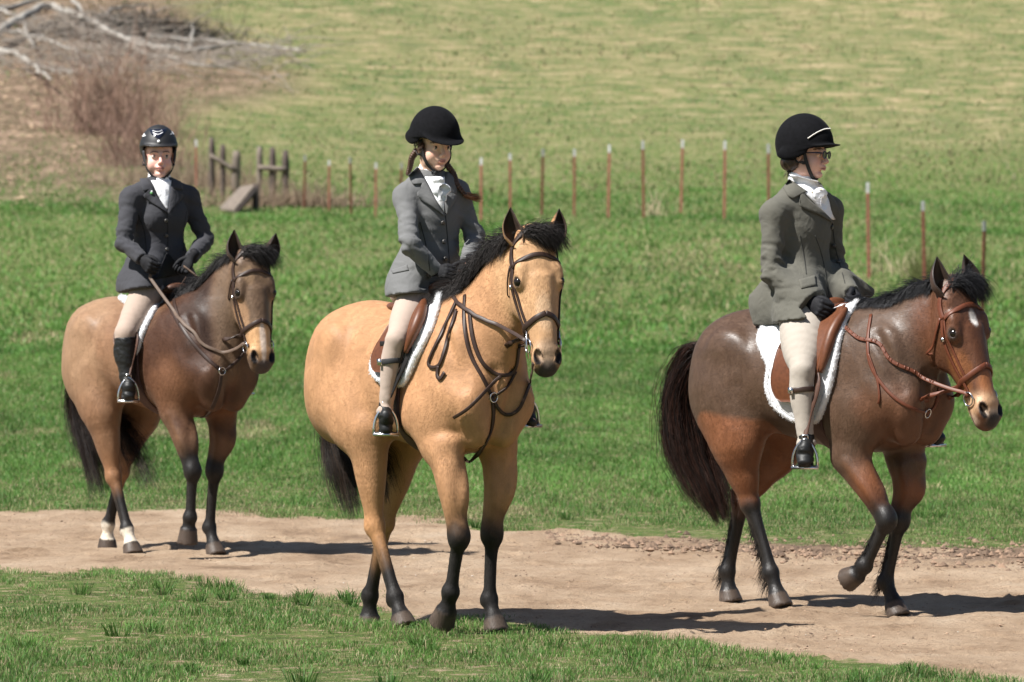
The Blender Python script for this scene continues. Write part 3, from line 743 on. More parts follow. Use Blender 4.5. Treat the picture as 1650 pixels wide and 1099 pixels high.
    for nm, pts in legs.items():
        dd, tt = seg_dist(V, pts[-5:]); near = 1 - sstep(.13, .19, dd)
        hind = nm[1] == 'h'
        low = near * (V[:, 2] < 1.0)
        lc, ls, le = paint['legtop']
        if 'clip' in paint and hind: mixc(lc, (1 - sstep(.24, .26, dd)) * (1 - sstep(-.022, .022, V[:, 2] - paint['clip'] - (nz - .5) * .03 + .10 * (V[:, 0] + .8))) * (V[:, 0] < -.40))
        else: mixc(lc, low * sstep(ls, le, tt + (nz - .5) * .25))
        b0, b1 = paint['black_hind' if hind else 'black_fore']
        mixc(BLK, low * sstep(b0, b1, tt + (nz - .5) * .35))
        if nm in paint.get('socks', {}):
            w0 = paint['socks'][nm]; mixc((.62, .55, .45), near * sstep(w0 - .05, w0 + .05, tt + (nz - .5) * .3) * (1 - sstep(2.93, 2.99, tt)))
        hf = (1 - sstep(.09, .10, dd)) * sstep(2.97, 3.02, tt)
        mixc((.075, .054, .041), hf)
        mixc((.03, .022, .018), hf * (1 - sstep(3.0, 3.15, tt)) * .7)
    hm = inhead
    if 'head' in paint: mixc(paint['head'], hm)
    for q in paint.get('face', []):                  # (t, n, y, rt, rn, ry, colour, strength)
        sgn = [q[2]] if q[2] == 0 or len(q) > 8 else [q[2], -q[2]]
        for yy in sgn:
            d = np.sqrt(((hp[:, 0] - q[0]) / q[3]) ** 2 + ((hp[:, 1] - q[1]) / q[4]) ** 2 + ((hp[:, 2] - yy) / q[5]) ** 2) + (nz - .5) * .35
            mixc(q[6], inhead * (1 - sstep(.7, 1.1, d)) * q[7])
    for y in (-1, 1):                                # dark rims round the eyes, dark nostrils
        d = np.linalg.norm((hp - [.190, -.035, y*.106]) / [.034, .024, .03], axis=1); mixc((.03, .022, .018), inhead * (1 - sstep(.6, 1.1, d)) * .9)
        d = np.linalg.norm((hp - [.532, -.018, y*.048]) / [.036, .020, .020], axis=1); mixc((.008, .006, .006), inhead * (1 - sstep(.9, 1.2, d)))
    d = np.abs(hp[:, 1] + .094); mixc((.02, .015, .013), inhead * (1 - sstep(.004, .010, d)) * sstep(.46, .49, hp[:, 0]) * sstep(-.005,.03, .60 - hp[:, 0]) * .8)
    col *= (.88 + .24 * nz2)[:, None]
    # ---------------- ears and eyes joined to the same mesh
    Vs = [V]; Fs = Fq.tolist(); Cs = [col]; mi = [0] * len(Fs); nv0 = len(V)
    for y in (-1, 1):
        eb = H(.022, -.050, y*.074); eu = -a * math.cos(c.get('ear_back', .0)) - nv * math.sin(c.get('ear_back', 0.0))
        ed = unit(eu + sl * y * c['ear_out'][0 if y < 0 else 1]); ln = c.get('ear_len', .175) * hs
        open_ = unit(nv * .9 + sl * y * c['ear_turn'][0 if y < 0 else 1]); open_ = unit(open_ - ed * np.dot(open_, ed)); sd = np.cross(ed, open_)
        nu, nl_ = 15, 13; rows = []; inner = []
        for i in range(nl_):
            t = i / (nl_ - 1); w = (.030 + .060 * t - .011 * t * t * 0) if t < .25 else (.045 * (1 - ((t - .25) / .75) ** 2.0)); w = max(w, .0015) * 1.0
            dpt = w * (1.25 - .3 * t); spanang = 1.9 - 1.0 * sstep(0, .5, t)
            ctr = eb + ed * ln * t + sl * y * .018 * hs * (math.sin(t * 3.1)) * .6 - sl * y * .012 * hs * max(0, t - .6) * 2
            for lay, off in ((rows, 0.0), (inner, .006)):
                r_ = []
                for j in range(nu):
                    an = (j / (nu - 1) * 2 - 1) * (math.pi * .62 + .35 * (1 - sstep(0, .35, t)))
                    r_.append(ctr + (sd * math.sin(an) * max(w - off * .8, .001) - open_ * math.cos(an) * max(dpt - off, .001)) * hs)
                lay.append(r_)
        base = nv0; A_ = np.array(rows).reshape(-1, 3); B_ = np.array(inner).reshape(-1, 3); Vs += [A_, B_]; n1 = nl_ * nu
        ec = np.tile(paint.get('ear', paint['body']), (n1, 1)).astype(float)
        tt = np.repeat(np.linspace(0, 1, nl_), nu)[:, None]; jj = np.tile(abs(np.linspace(-1, 1, nu)), nl_)[:, None]
        ec = ec * (1 - sstep(.55, .95, tt)) + BLK * sstep(.55, .95, tt); ec = ec * (1 - .8 * sstep(.9, 1, jj)) + BLK * .8 * sstep(.9, 1, jj)
        ic = np.tile(np.array([.035, .022, .016]), (n1, 1)); ic = ic + np.asarray(paint.get('ear', paint['body'])) * .35 * (1 - sstep(.1, .5, tt)); Cs += [ec, ic]
        for i in range(nl_ - 1):
            for j in range(nu - 1):
                p = base + i * nu + j; q4 = [p, p + 1, p + nu + 1, p + nu]; Fs.append(q4[::-1] if y > 0 else q4); Fs.append([k + n1 for k in (q4 if y > 0 else q4[::-1])]); mi += [0, 0]
            for j in (0, nu - 1):
                p = base + i * nu + j; Fs.append([p, p + nu, p + nu + n1, p + n1]); mi.append(0)
        nv0 += 2 * n1
        mb = MB(); mb.sphere(H(.190, -.039, y*.0925), .0230 * hs, 16, 10)
        Vs.append(mb.v[0]); Fs += [[k + nv0 for k in f] for f in mb.f]; mi += [1] * len(mb.f); Cs.append(np.full((mb.n, 3), .01)); nv0 += mb.n
    root = empty('horse', fr.o.tolist(), fr.rz); tag(root, c['label'], 'horse', 'horses walking along the dirt track')
    body = mesh_obj('body', np.vstack(Vs), Fs, [c['mat'], M_eye], root, attrs={'Col': np.vstack(Cs)}, matidx=mi)
    short_coat(c, root, V, Fq, col)
    hz = dict(root=root, V=V, F=Fq, sdf=g, H=H, a=a, nv=nv, sl=sl, hs=hs, po=po, fr=fr, s=s, legs=legs, surf=Surf([(V, Fq)]), L=L, NP=NP, NR=NR, nl=nl, HR=HR)
    make_hair(c, hz)
    return hz

def short_coat(c, root, V, Fq, col):
    """short hairs lying flat on the skin, running back and down"""
    rng = np.random.default_rng(c['seed'] + 50); N = c.get('coat_n', 170000); q = Fq[rng.integers(0, len(Fq), N)]; w = rng.dirichlet([1, 1, 1, 1], N)
    P = (V[q] * w[..., None]).sum(1); cc = (col[q] * w[..., None]).sum(1); Nn = vnormals(V, Fq)[q[:, 0]]
    d = np.stack([-.75 - .2 * (P[:, 2] > 1.1), P[:, 1] * 0, -.55 - 0 * P[:, 2]], 1); leg = (P[:, 2] < .85)[:, None]; d = np.where(leg, [[-.15, 0, -1.0]], d)
    hd_ = (P[:, 0] > .62)[:, None]; d = np.where(hd_, [[.1, 0, -1.0]], d); sw = fnoise(P[:, 0] * 4 + 30, P[:, 2] * 4 + P[:, 1] * 3 + 30, 88, 2)[:, None] - .47; d = d + rng.normal(size=(N, 3)) * .16 + sw * [[.3, .9, .9]]
    d = d - Nn * (d * Nn).sum(1)[:, None]; d /= np.linalg.norm(d, axis=1)[:, None] + 1e-9; s_ = np.cross(Nn, d)
    L_ = rng.uniform(.006, .014, N)[:, None] * c.get('coat_len', 1.0); W_ = rng.uniform(.0005, .0011, N)[:, None]
    T_ = np.stack([P - s_ * W_ + Nn * .0004, P + s_ * W_ + Nn * .0004, P + d * L_ + Nn * L_ * rng.uniform(.04, .18, (N, 1))], 1).reshape(-1, 3)
    k = np.repeat(cc * rng.uniform(.84, 1.16, (N, 1)), 3, axis=0); mesh_obj('short_coat', T_, np.arange(3 * N).reshape(-1, 3), c['furmat'], root, smooth=False, attrs={'Col': k})

def crest_line(hz, n=60):
    """points along the top of the neck from poll to withers, found by dropping onto the body"""
    P = []
    a, b = hz['H'](-.015, -.06), hz['L'](.02, 0, 1.50)
    C0 = catmull([hz['H'](-.02, -.07), hz['NP'][2], hz['NP'][1], hz['L'](.0, 0, 1.2)], n // 3)
    up = []
    for i, p in enumerate(C0):
        t = i / (len(C0) - 1)
        ax = unit(C0[min(i + 1, len(C0) - 1)] - C0[max(i - 1, 0)]); u = np.array([0, 0, 1.0]) + np.array([-.35, 0, 0]) * (1 - t)
        u = unit(u - ax * np.dot(u, ax) * .8)
        q, nn = hz['surf'].hit(p + u * .6, -u)
        if q is not None: P.append(q); up.append(u)
    return np.array(P), np.array(up)

def make_hair(c, hz):
    rng = np.random.default_rng(c['seed']); root = hz['root']; fr = hz['fr']
    P, U = crest_line(hz); t = np.linspace(0, 1, len(P))
    side = hz['nl'] * c['mane_side']
    N = int(c.get('mane_n', 2600) * 1.6); K = 9
    tr = rng.uniform(c['mane_range'][0], c['mane_range'][1], N)
    R0 = np.stack([np.interp(tr, t, P[:, k]) for k in range(3)], 1); Ur = np.stack([np.interp(tr, t, U[:, k]) for k in range(3)], 1)
    ax = unit(hz['NP'][0] - hz['NP'][3])
    R0 += rng.normal(size=(N, 1)) * side * .012 - Ur * .006
    clump = np.floor(tr * 46); cr = np.random.default_rng(5).normal(size=(60, 3))
    cl = cr[(clump.astype(int)) % 60]
    ln = c['mane_len'] * rng.uniform(.55, 1.1, N) * np.interp(tr, [0, .15, .8, 1], [.9, 1, 1, .75])
    wild = rng.random(N) < c.get('wild', .12)
    flip = np.where(rng.random(N) < c.get('flip', .12), -1.0, 1.0)
    S = np.zeros((N, K, 3)); S[:, 0] = R0
    dirv = Ur * c.get('mane_up', .9) + (side * (flip * .55)[:, None]) + ax * (.25 + .18 * cl[:, :1]) + rng.normal(size=(N, 3)) * .16
    grav = np.array([0, 0, -1.0])
    for k in range(1, K):
        dirv /= np.linalg.norm(dirv, axis=1)[:, None]
        S[:, k] = S[:, k-1] + dirv * (ln / (K - 1))[:, None]
        dirv = dirv + grav * np.where(wild, .12, c.get('mane_fall', .42))[:, None] + side * (flip * .10)[:, None] + rng.normal(size=(N, 3)) * .07 + cl * .035
    for k in range(1, K): S[:, k] = push_out(hz['sdf'], S[:, k], .006 + .010 * rng.random())
    cols = np.tile(np.array(c['mane_col']), (N, 1)) * rng.uniform(.5, 1.6, (N, 1))
    V, Fq, Cc = hair_mesh(S, .0016, rng, cols)
    # forelock
    N2 = 1500; H = hz['H']; K2 = 8
    R2 = np.array([H(-.02, -.02, 0)] * N2) - hz['a'] * rng.uniform(-.02, .03, (N2, 1)) + rng.normal(size=(N2, 1)) * hz['sl'] * .03 + rng.normal(size=(N2, 1)) * hz['nv'] * .018
    S2 = np.zeros((N2, K2, 3)); S2[:, 0] = R2
    d2 = hz['nv'] * .5 - hz['a'] * .10 + hz['sl'] * c['forelock_side'] * 1.0 + rng.normal(size=(N2, 3)) * .20
    l2 = c['forelock_len'] * rng.uniform(.4, 1.05, N2); wil = rng.random(N2) < .10
    d2[wil] += -hz['a'] * .8 - hz['nv'] * .5
    for k in range(1, K2):
        d2 /= np.linalg.norm(d2, axis=1)[:, None]; S2[:, k] = S2[:, k-1] + d2 * (l2 / (K2 - 1))[:, None]
        d2 = d2 + grav * np.where(wil, .2, .42)[:, None] + hz['sl'] * c['forelock_side'] * .16 + rng.normal(size=(N2, 3)) * .06
    for k in range(1, K2): S2[:, k] = push_out(hz['sdf'], S2[:, k], .007)
    V2, F2, C2 = hair_mesh(S2, .0013, rng, np.tile(np.array(c['mane_col']), (N2, 1)) * rng.uniform(.5, 1.5, (N2, 1)))
    mesh_obj('mane', V, Fq, M_hair, root, attrs={'Col': Cc}); mesh_obj('forelock', V2, F2, M_hair, root, attrs={'Col': C2})
    # tail
    dock = hz['L'](-1.12, 0, 1.33)
    Ss = []; Cs = []; 
    for ti, tl in enumerate(c['tail']):
        ctr = np.array([dock, hz['L'](-1.20, 0, 1.27)] + [fr.P(x, y, lt) for x, y, lt, r in tl['px']]); rr = [.022, .035] + [q[3] for q in tl['px']]
        Cc_ = catmull(ctr, 5); rr = np.interp(np.linspace(0, 1, len(Cc_)), np.linspace(0, 1, len(rr)), rr)
        N3 = int(tl['n'] * 2.2); m = len(Cc_); NL = 46; lk = rng.integers(0, NL, N3); lo_ = rng.normal(size=(NL, 3)) * np.array([.7, .7, .4]); lo_ /= np.maximum(1, np.linalg.norm(lo_, axis=1))[:, None]; off = lo_[lk] * .85 + rng.normal(size=(N3, 3)) * .13
        fly = rng.random(N3) < .06; off[fly] *= 1.45; lenf = rng.uniform(.74, 1.05, NL)[lk] * rng.uniform(.93, 1.03, N3); st = np.zeros((N3, m, 3)); tt = np.linspace(0, 1, m)
        ph = rng.uniform(0, 6.3, (NL, 1))[lk] + rng.normal(size=(N3, 1)) * .25; 
        for k in range(m):
            q = tt[k] * lenf; C1 = np.stack([np.interp(q, tt, Cc_[:, j]) for j in range(3)], 1)
            ww = np.interp(q, tt, rr)[:, None]
            st[:, k] = C1 + off * ww * (1 + .22 * np.sin(ph + q[:, None] * 6)) + off[:, ::-1] * ww * .25 * np.sin(ph * 2 + q[:, None] * 4) + rng.normal(size=(N3, 3)) * .002
        Ss.append(st); cc = np.array(c['tail_col']); c2 = np.array(c.get('tail_col2', c['tail_col']))
        f = rng.random((N3, 1)) ** 2; Cs.append((cc * (1 - f) + c2 * f) * rng.uniform(.65, 1.3, (N3, 1)))
    Vt = []; Ft = []; Ct = []; n0 = 0
    for st, cc in zip(Ss, Cs):
        v, f, q = hair_mesh(st, .0014, rng, cc); Vt.append(v); Ft.append(f + n0); Ct.append(q); n0 += len(v)
    mb = MB(); mb.tube([hz['L'](-1.08, 0, 1.34), dock, hz['L'](-1.20, 0, 1.24), hz['L'](-1.21,0,1.08)], [.035, .032, .028, .01], 8)
    Vt.append(mb.v[0]); Ft_all = np.vstack(Ft).tolist() + [[k + n0 for k in f] for f in mb.f]; Ct.append(np.tile(np.array(c['tail_col']) , (mb.n, 1)))
    mesh_obj('tail', np.vstack(Vt), Ft_all, M_hair, root, attrs={'Col': np.vstack(Ct)})
    # feather: long hairs behind the fetlocks
    if c.get('feather'):
        Sf = []
        for nm, pts in hz['legs'].items():
            fe, co, kn = pts[-3], pts[-2], pts[-4]; nF = c['feather']
            t_ = rng.uniform(-.12, .75, nF)[:, None]; base = fe + (kn - fe) * t_; ax_ = unit(kn - fe); bk = unit(np.cross(ax_, [0, 1.0, 0])); bk = bk if bk[0] < 0 else -bk
            base = base + bk * .024 * hz['s'] + rng.normal(size=(nF, 3)) * [.008, .014, .005]
            lf = rng.uniform(.02, .05, nF)[:, None] * np.where(t_ < .15, 1.3, .55); d_ = bk * .7 + grav * .9 + rng.normal(size=(nF, 3)) * .25
            Sf.append(np.stack([base + d_ * lf * q + grav * lf * .5 * q * q for q in np.linspace(0, 1, 5)], 1))
        Sf = np.concatenate(Sf); v, f, q = hair_mesh(Sf, .0015, rng, np.tile(BLK * 1.2, (len(Sf), 1))); mesh_obj('feather', v, f, M_hair, root, attrs={'Col': q})

TH = [R(31), R(36), R(45)]
BUCK = (.42, .224, .112)
HC = [
 dict(frame=Frame(742, 1015, TH[0]), theta=TH[0], scale=1.0, len=.92, belly=.89, seed=1, label='golden buckskin horse with black mane carrying the child with braids',
  furmat=mat_fur('buckskin_short_hair', 0.55, 0.3), mat=mat_coat('buckskin_coat', .60, .22),
  legs=dict(rf=dict(px=[(716,722,-.165),(739,866,-.14),(727,954,-.14),(720,982,-.14),(711,1006,-.14)]),
            lf=dict(px=[(803,720,.165),(792,862,.13),(789,966,.13),(796,997,.13),(800,1020,.13)]),
            rh=dict(px=[(592,692,-.19),(604,848,-.15),(637,962,-.14),(646,992,-.14),(652,1012,-.14)]),
            lh=dict(px=[(655,705,.19),(620,842,.14),(597,960,.14),(595,992,.14),(596,1011,.14)])),
  planted=('lf','rh','lh'), poll=(866,382,.02), muzzle=(888,597,.15), yaw=R(17), ear_out=(.16,.40), ear_turn=(.25,.35), neckw=1.05,
  paint=dict(body=BUCK, ear=(.34,.18,.08), legtop=((.38,.195,.085),.4,1.2), black_fore=(.62,1.05), black_hind=(1.0,1.75), head=(.46,.27,.14),
    face=[(.575,-.06,0,.055,.075,.06,(.045,.035,.032),1.0),(.50,-.06,0,.09,.09,.06,(.33,.24,.17),.7),(.34,-.02,0,.12,.05,.04,(.62,.42,.26),.7),(.56,-.11,0,.05,.04,.05,(.06,.05,.045),.9)]),
  mane_side=-1, mane_len=.17, mane_range=(.02,.93), mane_col=(.016,.013,.012), forelock_side=.75, forelock_len=.15, mane_n=3600, mane_up=.75,
  tail=[dict(px=[(540,690,0,.06),(556,760,0,.085),(572,830,0,.08)],n=900),dict(px=[(560,690,0,.07),(600,740,0,.08),(622,800,0,.06)],n=500)], tail_col=(.013,.010,.009), tail_col2=(.05,.028,.015)),
 dict(frame=Frame(318, 893, TH[1]), theta=TH[1], scale=.97, seed=2, label='brown dun horse with dark neck and white hind socks under the charcoal jacketed rider',
  furmat=mat_fur('dun_short_hair', 0.5, 0.35), mat=mat_coat('dun_coat', .56, .28),
  legs=dict(rf=dict(px=[(284,664,-.165),(310,760,-.14),(307,834,-.14),(304,851,-.14),(302,876,-.14)]),
            lf=dict(px=[(357,668,.165),(345,760,.13),(338,850,.13),(344,877,.13),(349,896,.13)]),
            rh=dict(px=[(166,670,-.19),(183,768,-.15),(205,852,-.14),(211,877,-.14),(215,894,-.14)]),
            lh=dict(px=[(218,680,.19),(196,760,.14),(175,845,.14),(173,868,.14),(173,885,.14)])),
  planted=('lf','rh','lh'), poll=(411,412,.06), muzzle=(428,594,.13), yaw=R(24), ear_out=(.10,.55), ear_turn=(.1,.4), neckw=1.1, belly=1.05,
  paint=dict(body=(.21,.112,.060), ear=(.05,.03,.02), legtop=((.27,.135,.065),.4,1.2), black_fore=(.40,.85), black_hind=(.9,1.5), socks=dict(rh=2.0,lh=2.0), head=(.125,.078,.048),
    patch=[((-.95,0,1.2),(.42,.6,.45),(.30,.185,.108),.9),((.14,0,1.18),(.45,.6,.62),(.055,.022,.011),.98),((.45,0,1.5),(.45,.4,.45),(.030,.014,.008),.97),((.1,0,.95),(.22,.5,.2),(.17,.075,.035),.6)],
    face=[(.44,-.05,0,.12,.10,.09,(.50,.29,.14),1.0),(.30,-.08,.07,.14,.07,.05,(.34,.20,.11),.85),(.585,-.045,0,.045,.06,.05,(.06,.045,.04),1.0),(.45,0,0,.12,.03,.018,(.60,.52,.46),.7),(.10,-.02,.04,.06,.05,.035,(.22,.14,.08),.7),(.56,-.11,0,.05,.04,.05,(.3,.18,.11),.9)]),
  mane_side=-1, mane_len=.13, mane_range=(.02,.95), mane_col=(.02,.018,.018), forelock_side=.8, forelock_len=.16, mane_up=1.0, mane_fall=.40,
  tail=[dict(px=[(122,640,0,.05),(140,720,0,.08),(160,795,0,.08)],n=800),dict(px=[(150,650,0,.05),(200,700,0,.07),(242,785,0,.09)],n=380)], tail_col=(.013,.010,.010), tail_col2=(.04,.022,.014)),
 dict(frame=Frame(1412, 990, TH[2]), theta=TH[2], scale=.965, len=.92, seed=3, label='dark bay horse with small white forehead star carrying the rider in glasses',
  furmat=mat_fur('bay_short_hair', 0.42, 0.5), mat=mat_coat('bay_coat', .50, .34),
  legs=dict(rf=dict(px=[(1370,735,-.165),(1428,838,-.14),(1394,912,-.14),(1382,925,-.14),(1364,935,-.14)]),
            lf=dict(px=[(1462,745,.165),(1449,838,.13),(1428,938,.13),(1440,971,.13),(1448,994,.13)]),
            rh=dict(px=[(1188,725,-.19),(1209,812,-.15),(1243,922,-.14),(1252,957,-.14),(1259,979,-.14)]),
            lh=dict(px=[(1240,735,.19),(1194,812,.14),(1173,920,.14),(1174,951,.14),(1178,971,.14)])),
  planted=('lf','rh','lh'), poll=(1556,462,.0), muzzle=(1609,682,.12), yaw=R(38), ear_out=(.05,.10), ear_turn=(.2,-.1), belly=.97, neckw=1.1,
  paint=dict(body=(.080,.045,.027), ear=(.055,.032,.024), clip=.93, legtop=((.175,.066,.028),.0,.5), black_fore=(.55,.95), black_hind=(.75,1.2), head=(.105,.040,.018),
    patch=[((.30,0,.95),(.22,.5,.2),(.13,.055,.028),.8)],
    face=[(.34,-.08,.06,.12,.06,.05,(.24,.09,.03),.7),(.50,-.07,0,.085,.12,.09,(.46,.28,.16),1.0),(.42,-.03,0,.07,.05,.05,(.33,.13,.05),.8),(.555,-.07,0,.05,.09,.07,(.52,.40,.30),.8),(.575,-.045,0,.045,.052,.055,(.022,.018,.017),1.0),
          (.135,.0,0,.046,.05,.022,(.8,.76,.72),1.0),(.05,-.02,0,.12,.06,.10,(.05,.025,.015),.6)]),
  mane_side=-1, mane_len=.12, mane_range=(.02,.97), mane_col=(.014,.014,.016), forelock_side=.55, forelock_len=.17, mane_up=.7, mane_n=3800, feather=500,
  tail=[dict(px=[(1120,575,0,.075),(1100,640,0,.095),(1113,720,0,.11),(1142,790,0,.09),(1162,838,0,.05)],n=2000)], tail_col=(.010,.007,.006), tail_col2=(.05,.018,.010)),
]
HORSES = [build_horse(c) for c in HC]
for hz in HORSES:
    for nm in ('lf', 'rh', 'lh'):
        q = hz['fr'].w(hz['legs'][nm][-1]); FEET.append((q[0], q[1], q[2] + .004))
build_ground(); build_grass(); scatter_bits()
# ------------------------------------------------------------------ tools for riders and tack (all in the horse-local frame)
class Kit:
    """a thing whose parts are modelled in the horse-local frame"""
    def __init__(s, name, label, cat, hz, base, group=None):
        s.off = np.asarray(base, float); fr = hz['fr']; s.root = empty(name, fr.w(s.off).tolist(), fr.rz); tag(s.root, label, cat, group); s.fr = fr; s.hz = hz
    def mesh(s, name, V, Fc, mats, parent=None, **kw):
        if parent is None: return mesh_obj(name, np.asarray(V) - s.off, Fc, mats, s.root, **kw)
        return mesh_obj(name, np.asarray(V) - s.off, Fc, mats, parent, **kw)
    def mb(s, name, mb, mats, parent=None, smooth=True):
        at = {'Col': np.vstack(mb.c)} if mb.c else None
        return s.mesh(name, np.vstack(mb.v), mb.f, mats, parent, smooth=smooth, attrs=at)
def resample(P, n):
    P = np.asarray(P, float); d = np.r_[0, np.cumsum(np.linalg.norm(np.diff(P, axis=0), axis=1))]; t = np.linspace(0, d[-1], n)
    return np.stack([np.interp(t, d, P[:, i]) for i in range(P.shape[1])], 1)
def lay_px(fr, surf, px, off, n=None, smooth=True):
    """polyline of pixels laid on a surface -> points, normals"""
    q = catmull(px, 5) if smooth and len(px) > 2 else np.asarray(px, float)
    q = resample(q, n or max(8, int(len(q) * 1.2))); P = []; N = []; last = None
    for x, y in q:
        r = surf.px(fr, x, y, off)
        if r is None:
            if last is None: P.append(None); N.append(None); continue
            p = fr.near(x, y, last); r = surf.near(p, off) if False else (p, N[-1])
        P.append(r[0]); N.append(r[1]); last = r[0]
    f = next((i for i, p in enumerate(P) if p is not None), None)
    if f is None: return None, None
    for i in range(f): P[i] = fr.near(q[i][0], q[i][1], P[f]); N[i] = N[f]
    P = np.array(P); N = np.array(N)
    for _ in range(2):
        P[1:-1] = .5 * P[1:-1] + .25 * (P[:-2] + P[2:]); N[1:-1] = .5 * N[1:-1] + .25 * (N[:-2] + N[2:])
    return P, N
def strap_px(mb, fr, surf, px, w, t=.0022, off=.004, n=None):
    P, N = lay_px(fr, surf, px, off, n)
    if P is not None: mb.tube(P, 1.0, flat=(w, t), up=N)
    return P
def patch_px(fr, surf, A, B, off, thick, nu=16, nv=6, bulge=0.0, grow=0.0):
    """cloth patch between two pixel polylines, laid on a surface, with thickness"""
    A = resample(catmull(A, 4) if len(A) > 2 else A, nu); B = resample(catmull(B, 4) if len(B) > 2 else B, nu); top = []; bot = []; last = None
    for i in range(nu):
        for j in range(nv):
            t = j / (nv - 1); x, y = A[i] * (1 - t) + B[i] * t; r = surf.px(fr, x, y, 0)
            if r is None:
                if last is None: r = (fr.P(x, y, -.1), np.array([0, -1.0, 0]))
                else: r = (fr.near(x, y, last[0]), last[1])
            last = r; e = off + bulge * math.sin(math.pi * t) * math.sin(math.pi * min(1, i / (nu - 1) * 1.0)) + grow * t; top.append(r[0] + r[1] * e); bot.append(r[0] + r[1] * (e - thick))
    V = np.array(top + bot); m = nu * nv; Fs = []
    for i in range(nu - 1):
        for j in range(nv - 1):
            a = i * nv + j; q = [a, a + 1, a + nv + 1, a + nv]; Fs.append(q); Fs.append([k + m for k in q[::-1]])
    ring = [j for j in range(nv)] + [i * nv + nv - 1 for i in range(1, nu)] + [(nu - 1) * nv + j for j in range(nv - 2, -1, -1)] + [i * nv for i in range(nu - 2, 0, -1)]
    for k in range(len(ring)):
        a, b = ring[k], ring[(k + 1) % len(ring)]; Fs.append([a, b, b + m, a + m][::-1])
    return V, Fs
def rope(fr, px, P0, P1, n=40, sdf=None, off=.008):
    q = resample(catmull(px, 6) if len(px) > 2 else px, n); Y0, Y1 = fr.w(P0)[1], fr.w(P1)[1]
    P = np.array([fr.loc(at_depth(x, y, Y0 + (Y1 - Y0) * i / (n - 1))) for i, (x, y) in enumerate(q)])
    if sdf is not None: P = push_out(sdf, P, off)
    for _ in range(2): P[1:-1] = .5 * P[1:-1] + .25 * (P[:-2] + P[2:])
    return P
def braid_mesh(mb, P, r, n_turn, col=None):
    """three interlaced strands along a path"""
    P = resample(P, 90); T = np.gradient(P, axis=0); T /= np.linalg.norm(T, axis=1)[:, None]; a = np.array([.2, 1, .1]); U = a - T * (T @ a)[:, None]; U /= np.linalg.norm(U, axis=1)[:, None]; S = np.cross(T, U)
    t = np.linspace(0, 1, 90); rr = r * (1 - .35 * t)
    for k in range(3):
        ph = t * n_turn * 2 * math.pi + k * 2 * math.pi / 3
        mb.tube(P + U * (np.sin(ph) * rr * .75)[:, None] + S * (np.sin(2 * ph) * rr * .40)[:, None], rr * .62, 7, col)
def wrap_pt(hz, x, phi, off, zc=1.10, side=-1):
    """point on the barrel: forward position x, angle phi from straight up, on one side"""
    s = hz['s']; o = np.array([x, 0, zc * s]); d = np.array([0, side * math.sin(phi), math.cos(phi)])
    p, n = hz['surf'].hit(o + d * .9, -d)
    if p is None: return o + d * .3 * s, d
    if np.dot(n, d) < 0: n = -n
    return p + n * off, n
def phi_of(hz, p, zc=1.10): return math.atan2(abs(p[1]), p[2] - zc * hz['s'])
def fuzz(m_scale, base, name, bump=1.0):
    m = new_mat(name, base, .95, Sheen_Weight=.3); add_noise(m, m_scale, .04, bump * .6, .004, bscale=m_scale * 2); return m
# ------------------------------------------------------------------ riders
def mat_skin(name):
    m = new_mat(name, (.6, .4, .3), .5); add_noise(m, 30, .05, .05, .001, attr='Col'); b = nodes(m)[2]
    b.inputs['Subsurface Weight'].default_value = .15; b.inputs['Subsurface Radius'].default_value = (.008, .003, .0015); b.inputs['Specular IOR Level'].default_value = .4; return m
def mat_cloth(name, col, rough=.9, weave=420, wr=.35, amt=.10):
    m = new_mat(name, col, rough); n, l, b = nodes(m); b.inputs['Sheen Weight'].default_value = .05; b.inputs['Specular IOR Level'].default_value = .15
    add_noise(m, weave, amt, 0)
    tc = n.new('ShaderNodeTexCoord'); z1 = n.new('ShaderNodeTexNoise'); z1.inputs['Scale'].default_value = 11; z1.inputs['Detail'].default_value = 2; z1.inputs['Distortion'].default_value = 1.2; l.new(tc.outputs['Object'], z1.inputs[0])
    z2 = n.new('ShaderNodeTexNoise'); z2.inputs['Scale'].default_value = weave; l.new(tc.outputs['Object'], z2.inputs[0])
    b1 = n.new('ShaderNodeBump'); b1.inputs['Strength'].default_value = wr; b1.inputs['Distance'].default_value = .02; l.new(z1.outputs[0], b1.inputs['Height'])
    b2 = n.new('ShaderNodeBump'); b2.inputs['Strength'].default_value = .25; b2.inputs['Distance'].default_value = .001; l.new(z2.outputs[0], b2.inputs['Height']); l.new(b1.outputs[0], b2.inputs['Normal']); l.new(b2.outputs[0], b.inputs['Normal']); return m
M_skin = mat_skin('skin')
M_velvet = new_mat('black_velvet', (.004, .004, .005), .9, Sheen_Weight=.02, Sheen_Roughness=.4, Specular_IOR_Level=.12); add_noise(M_velvet, 60, .3, .3, .002)
M_strap = new_mat('black_webbing', (.012, .012, .013), .7)
M_glove = new_mat('black_gloves', (.008, .008, .010), .75, Specular_IOR_Level=.25); add_noise(M_glove, 90, .3, .4, .002)
M_boot = new_mat('black_boot_leather', (.010, .010, .010), .50, Specular_IOR_Level=.35); add_noise(M_boot, 30, .3, .15, .002)
M_white_cloth = mat_cloth('white_cotton', (.80, .80, .82), .85, 300, .5, .04)
M_steel = new_mat('polished_steel', (.62, .62, .62), .22, Metallic=1.0)
M_button = new_mat('horn_button', (.06, .055, .05), .3)

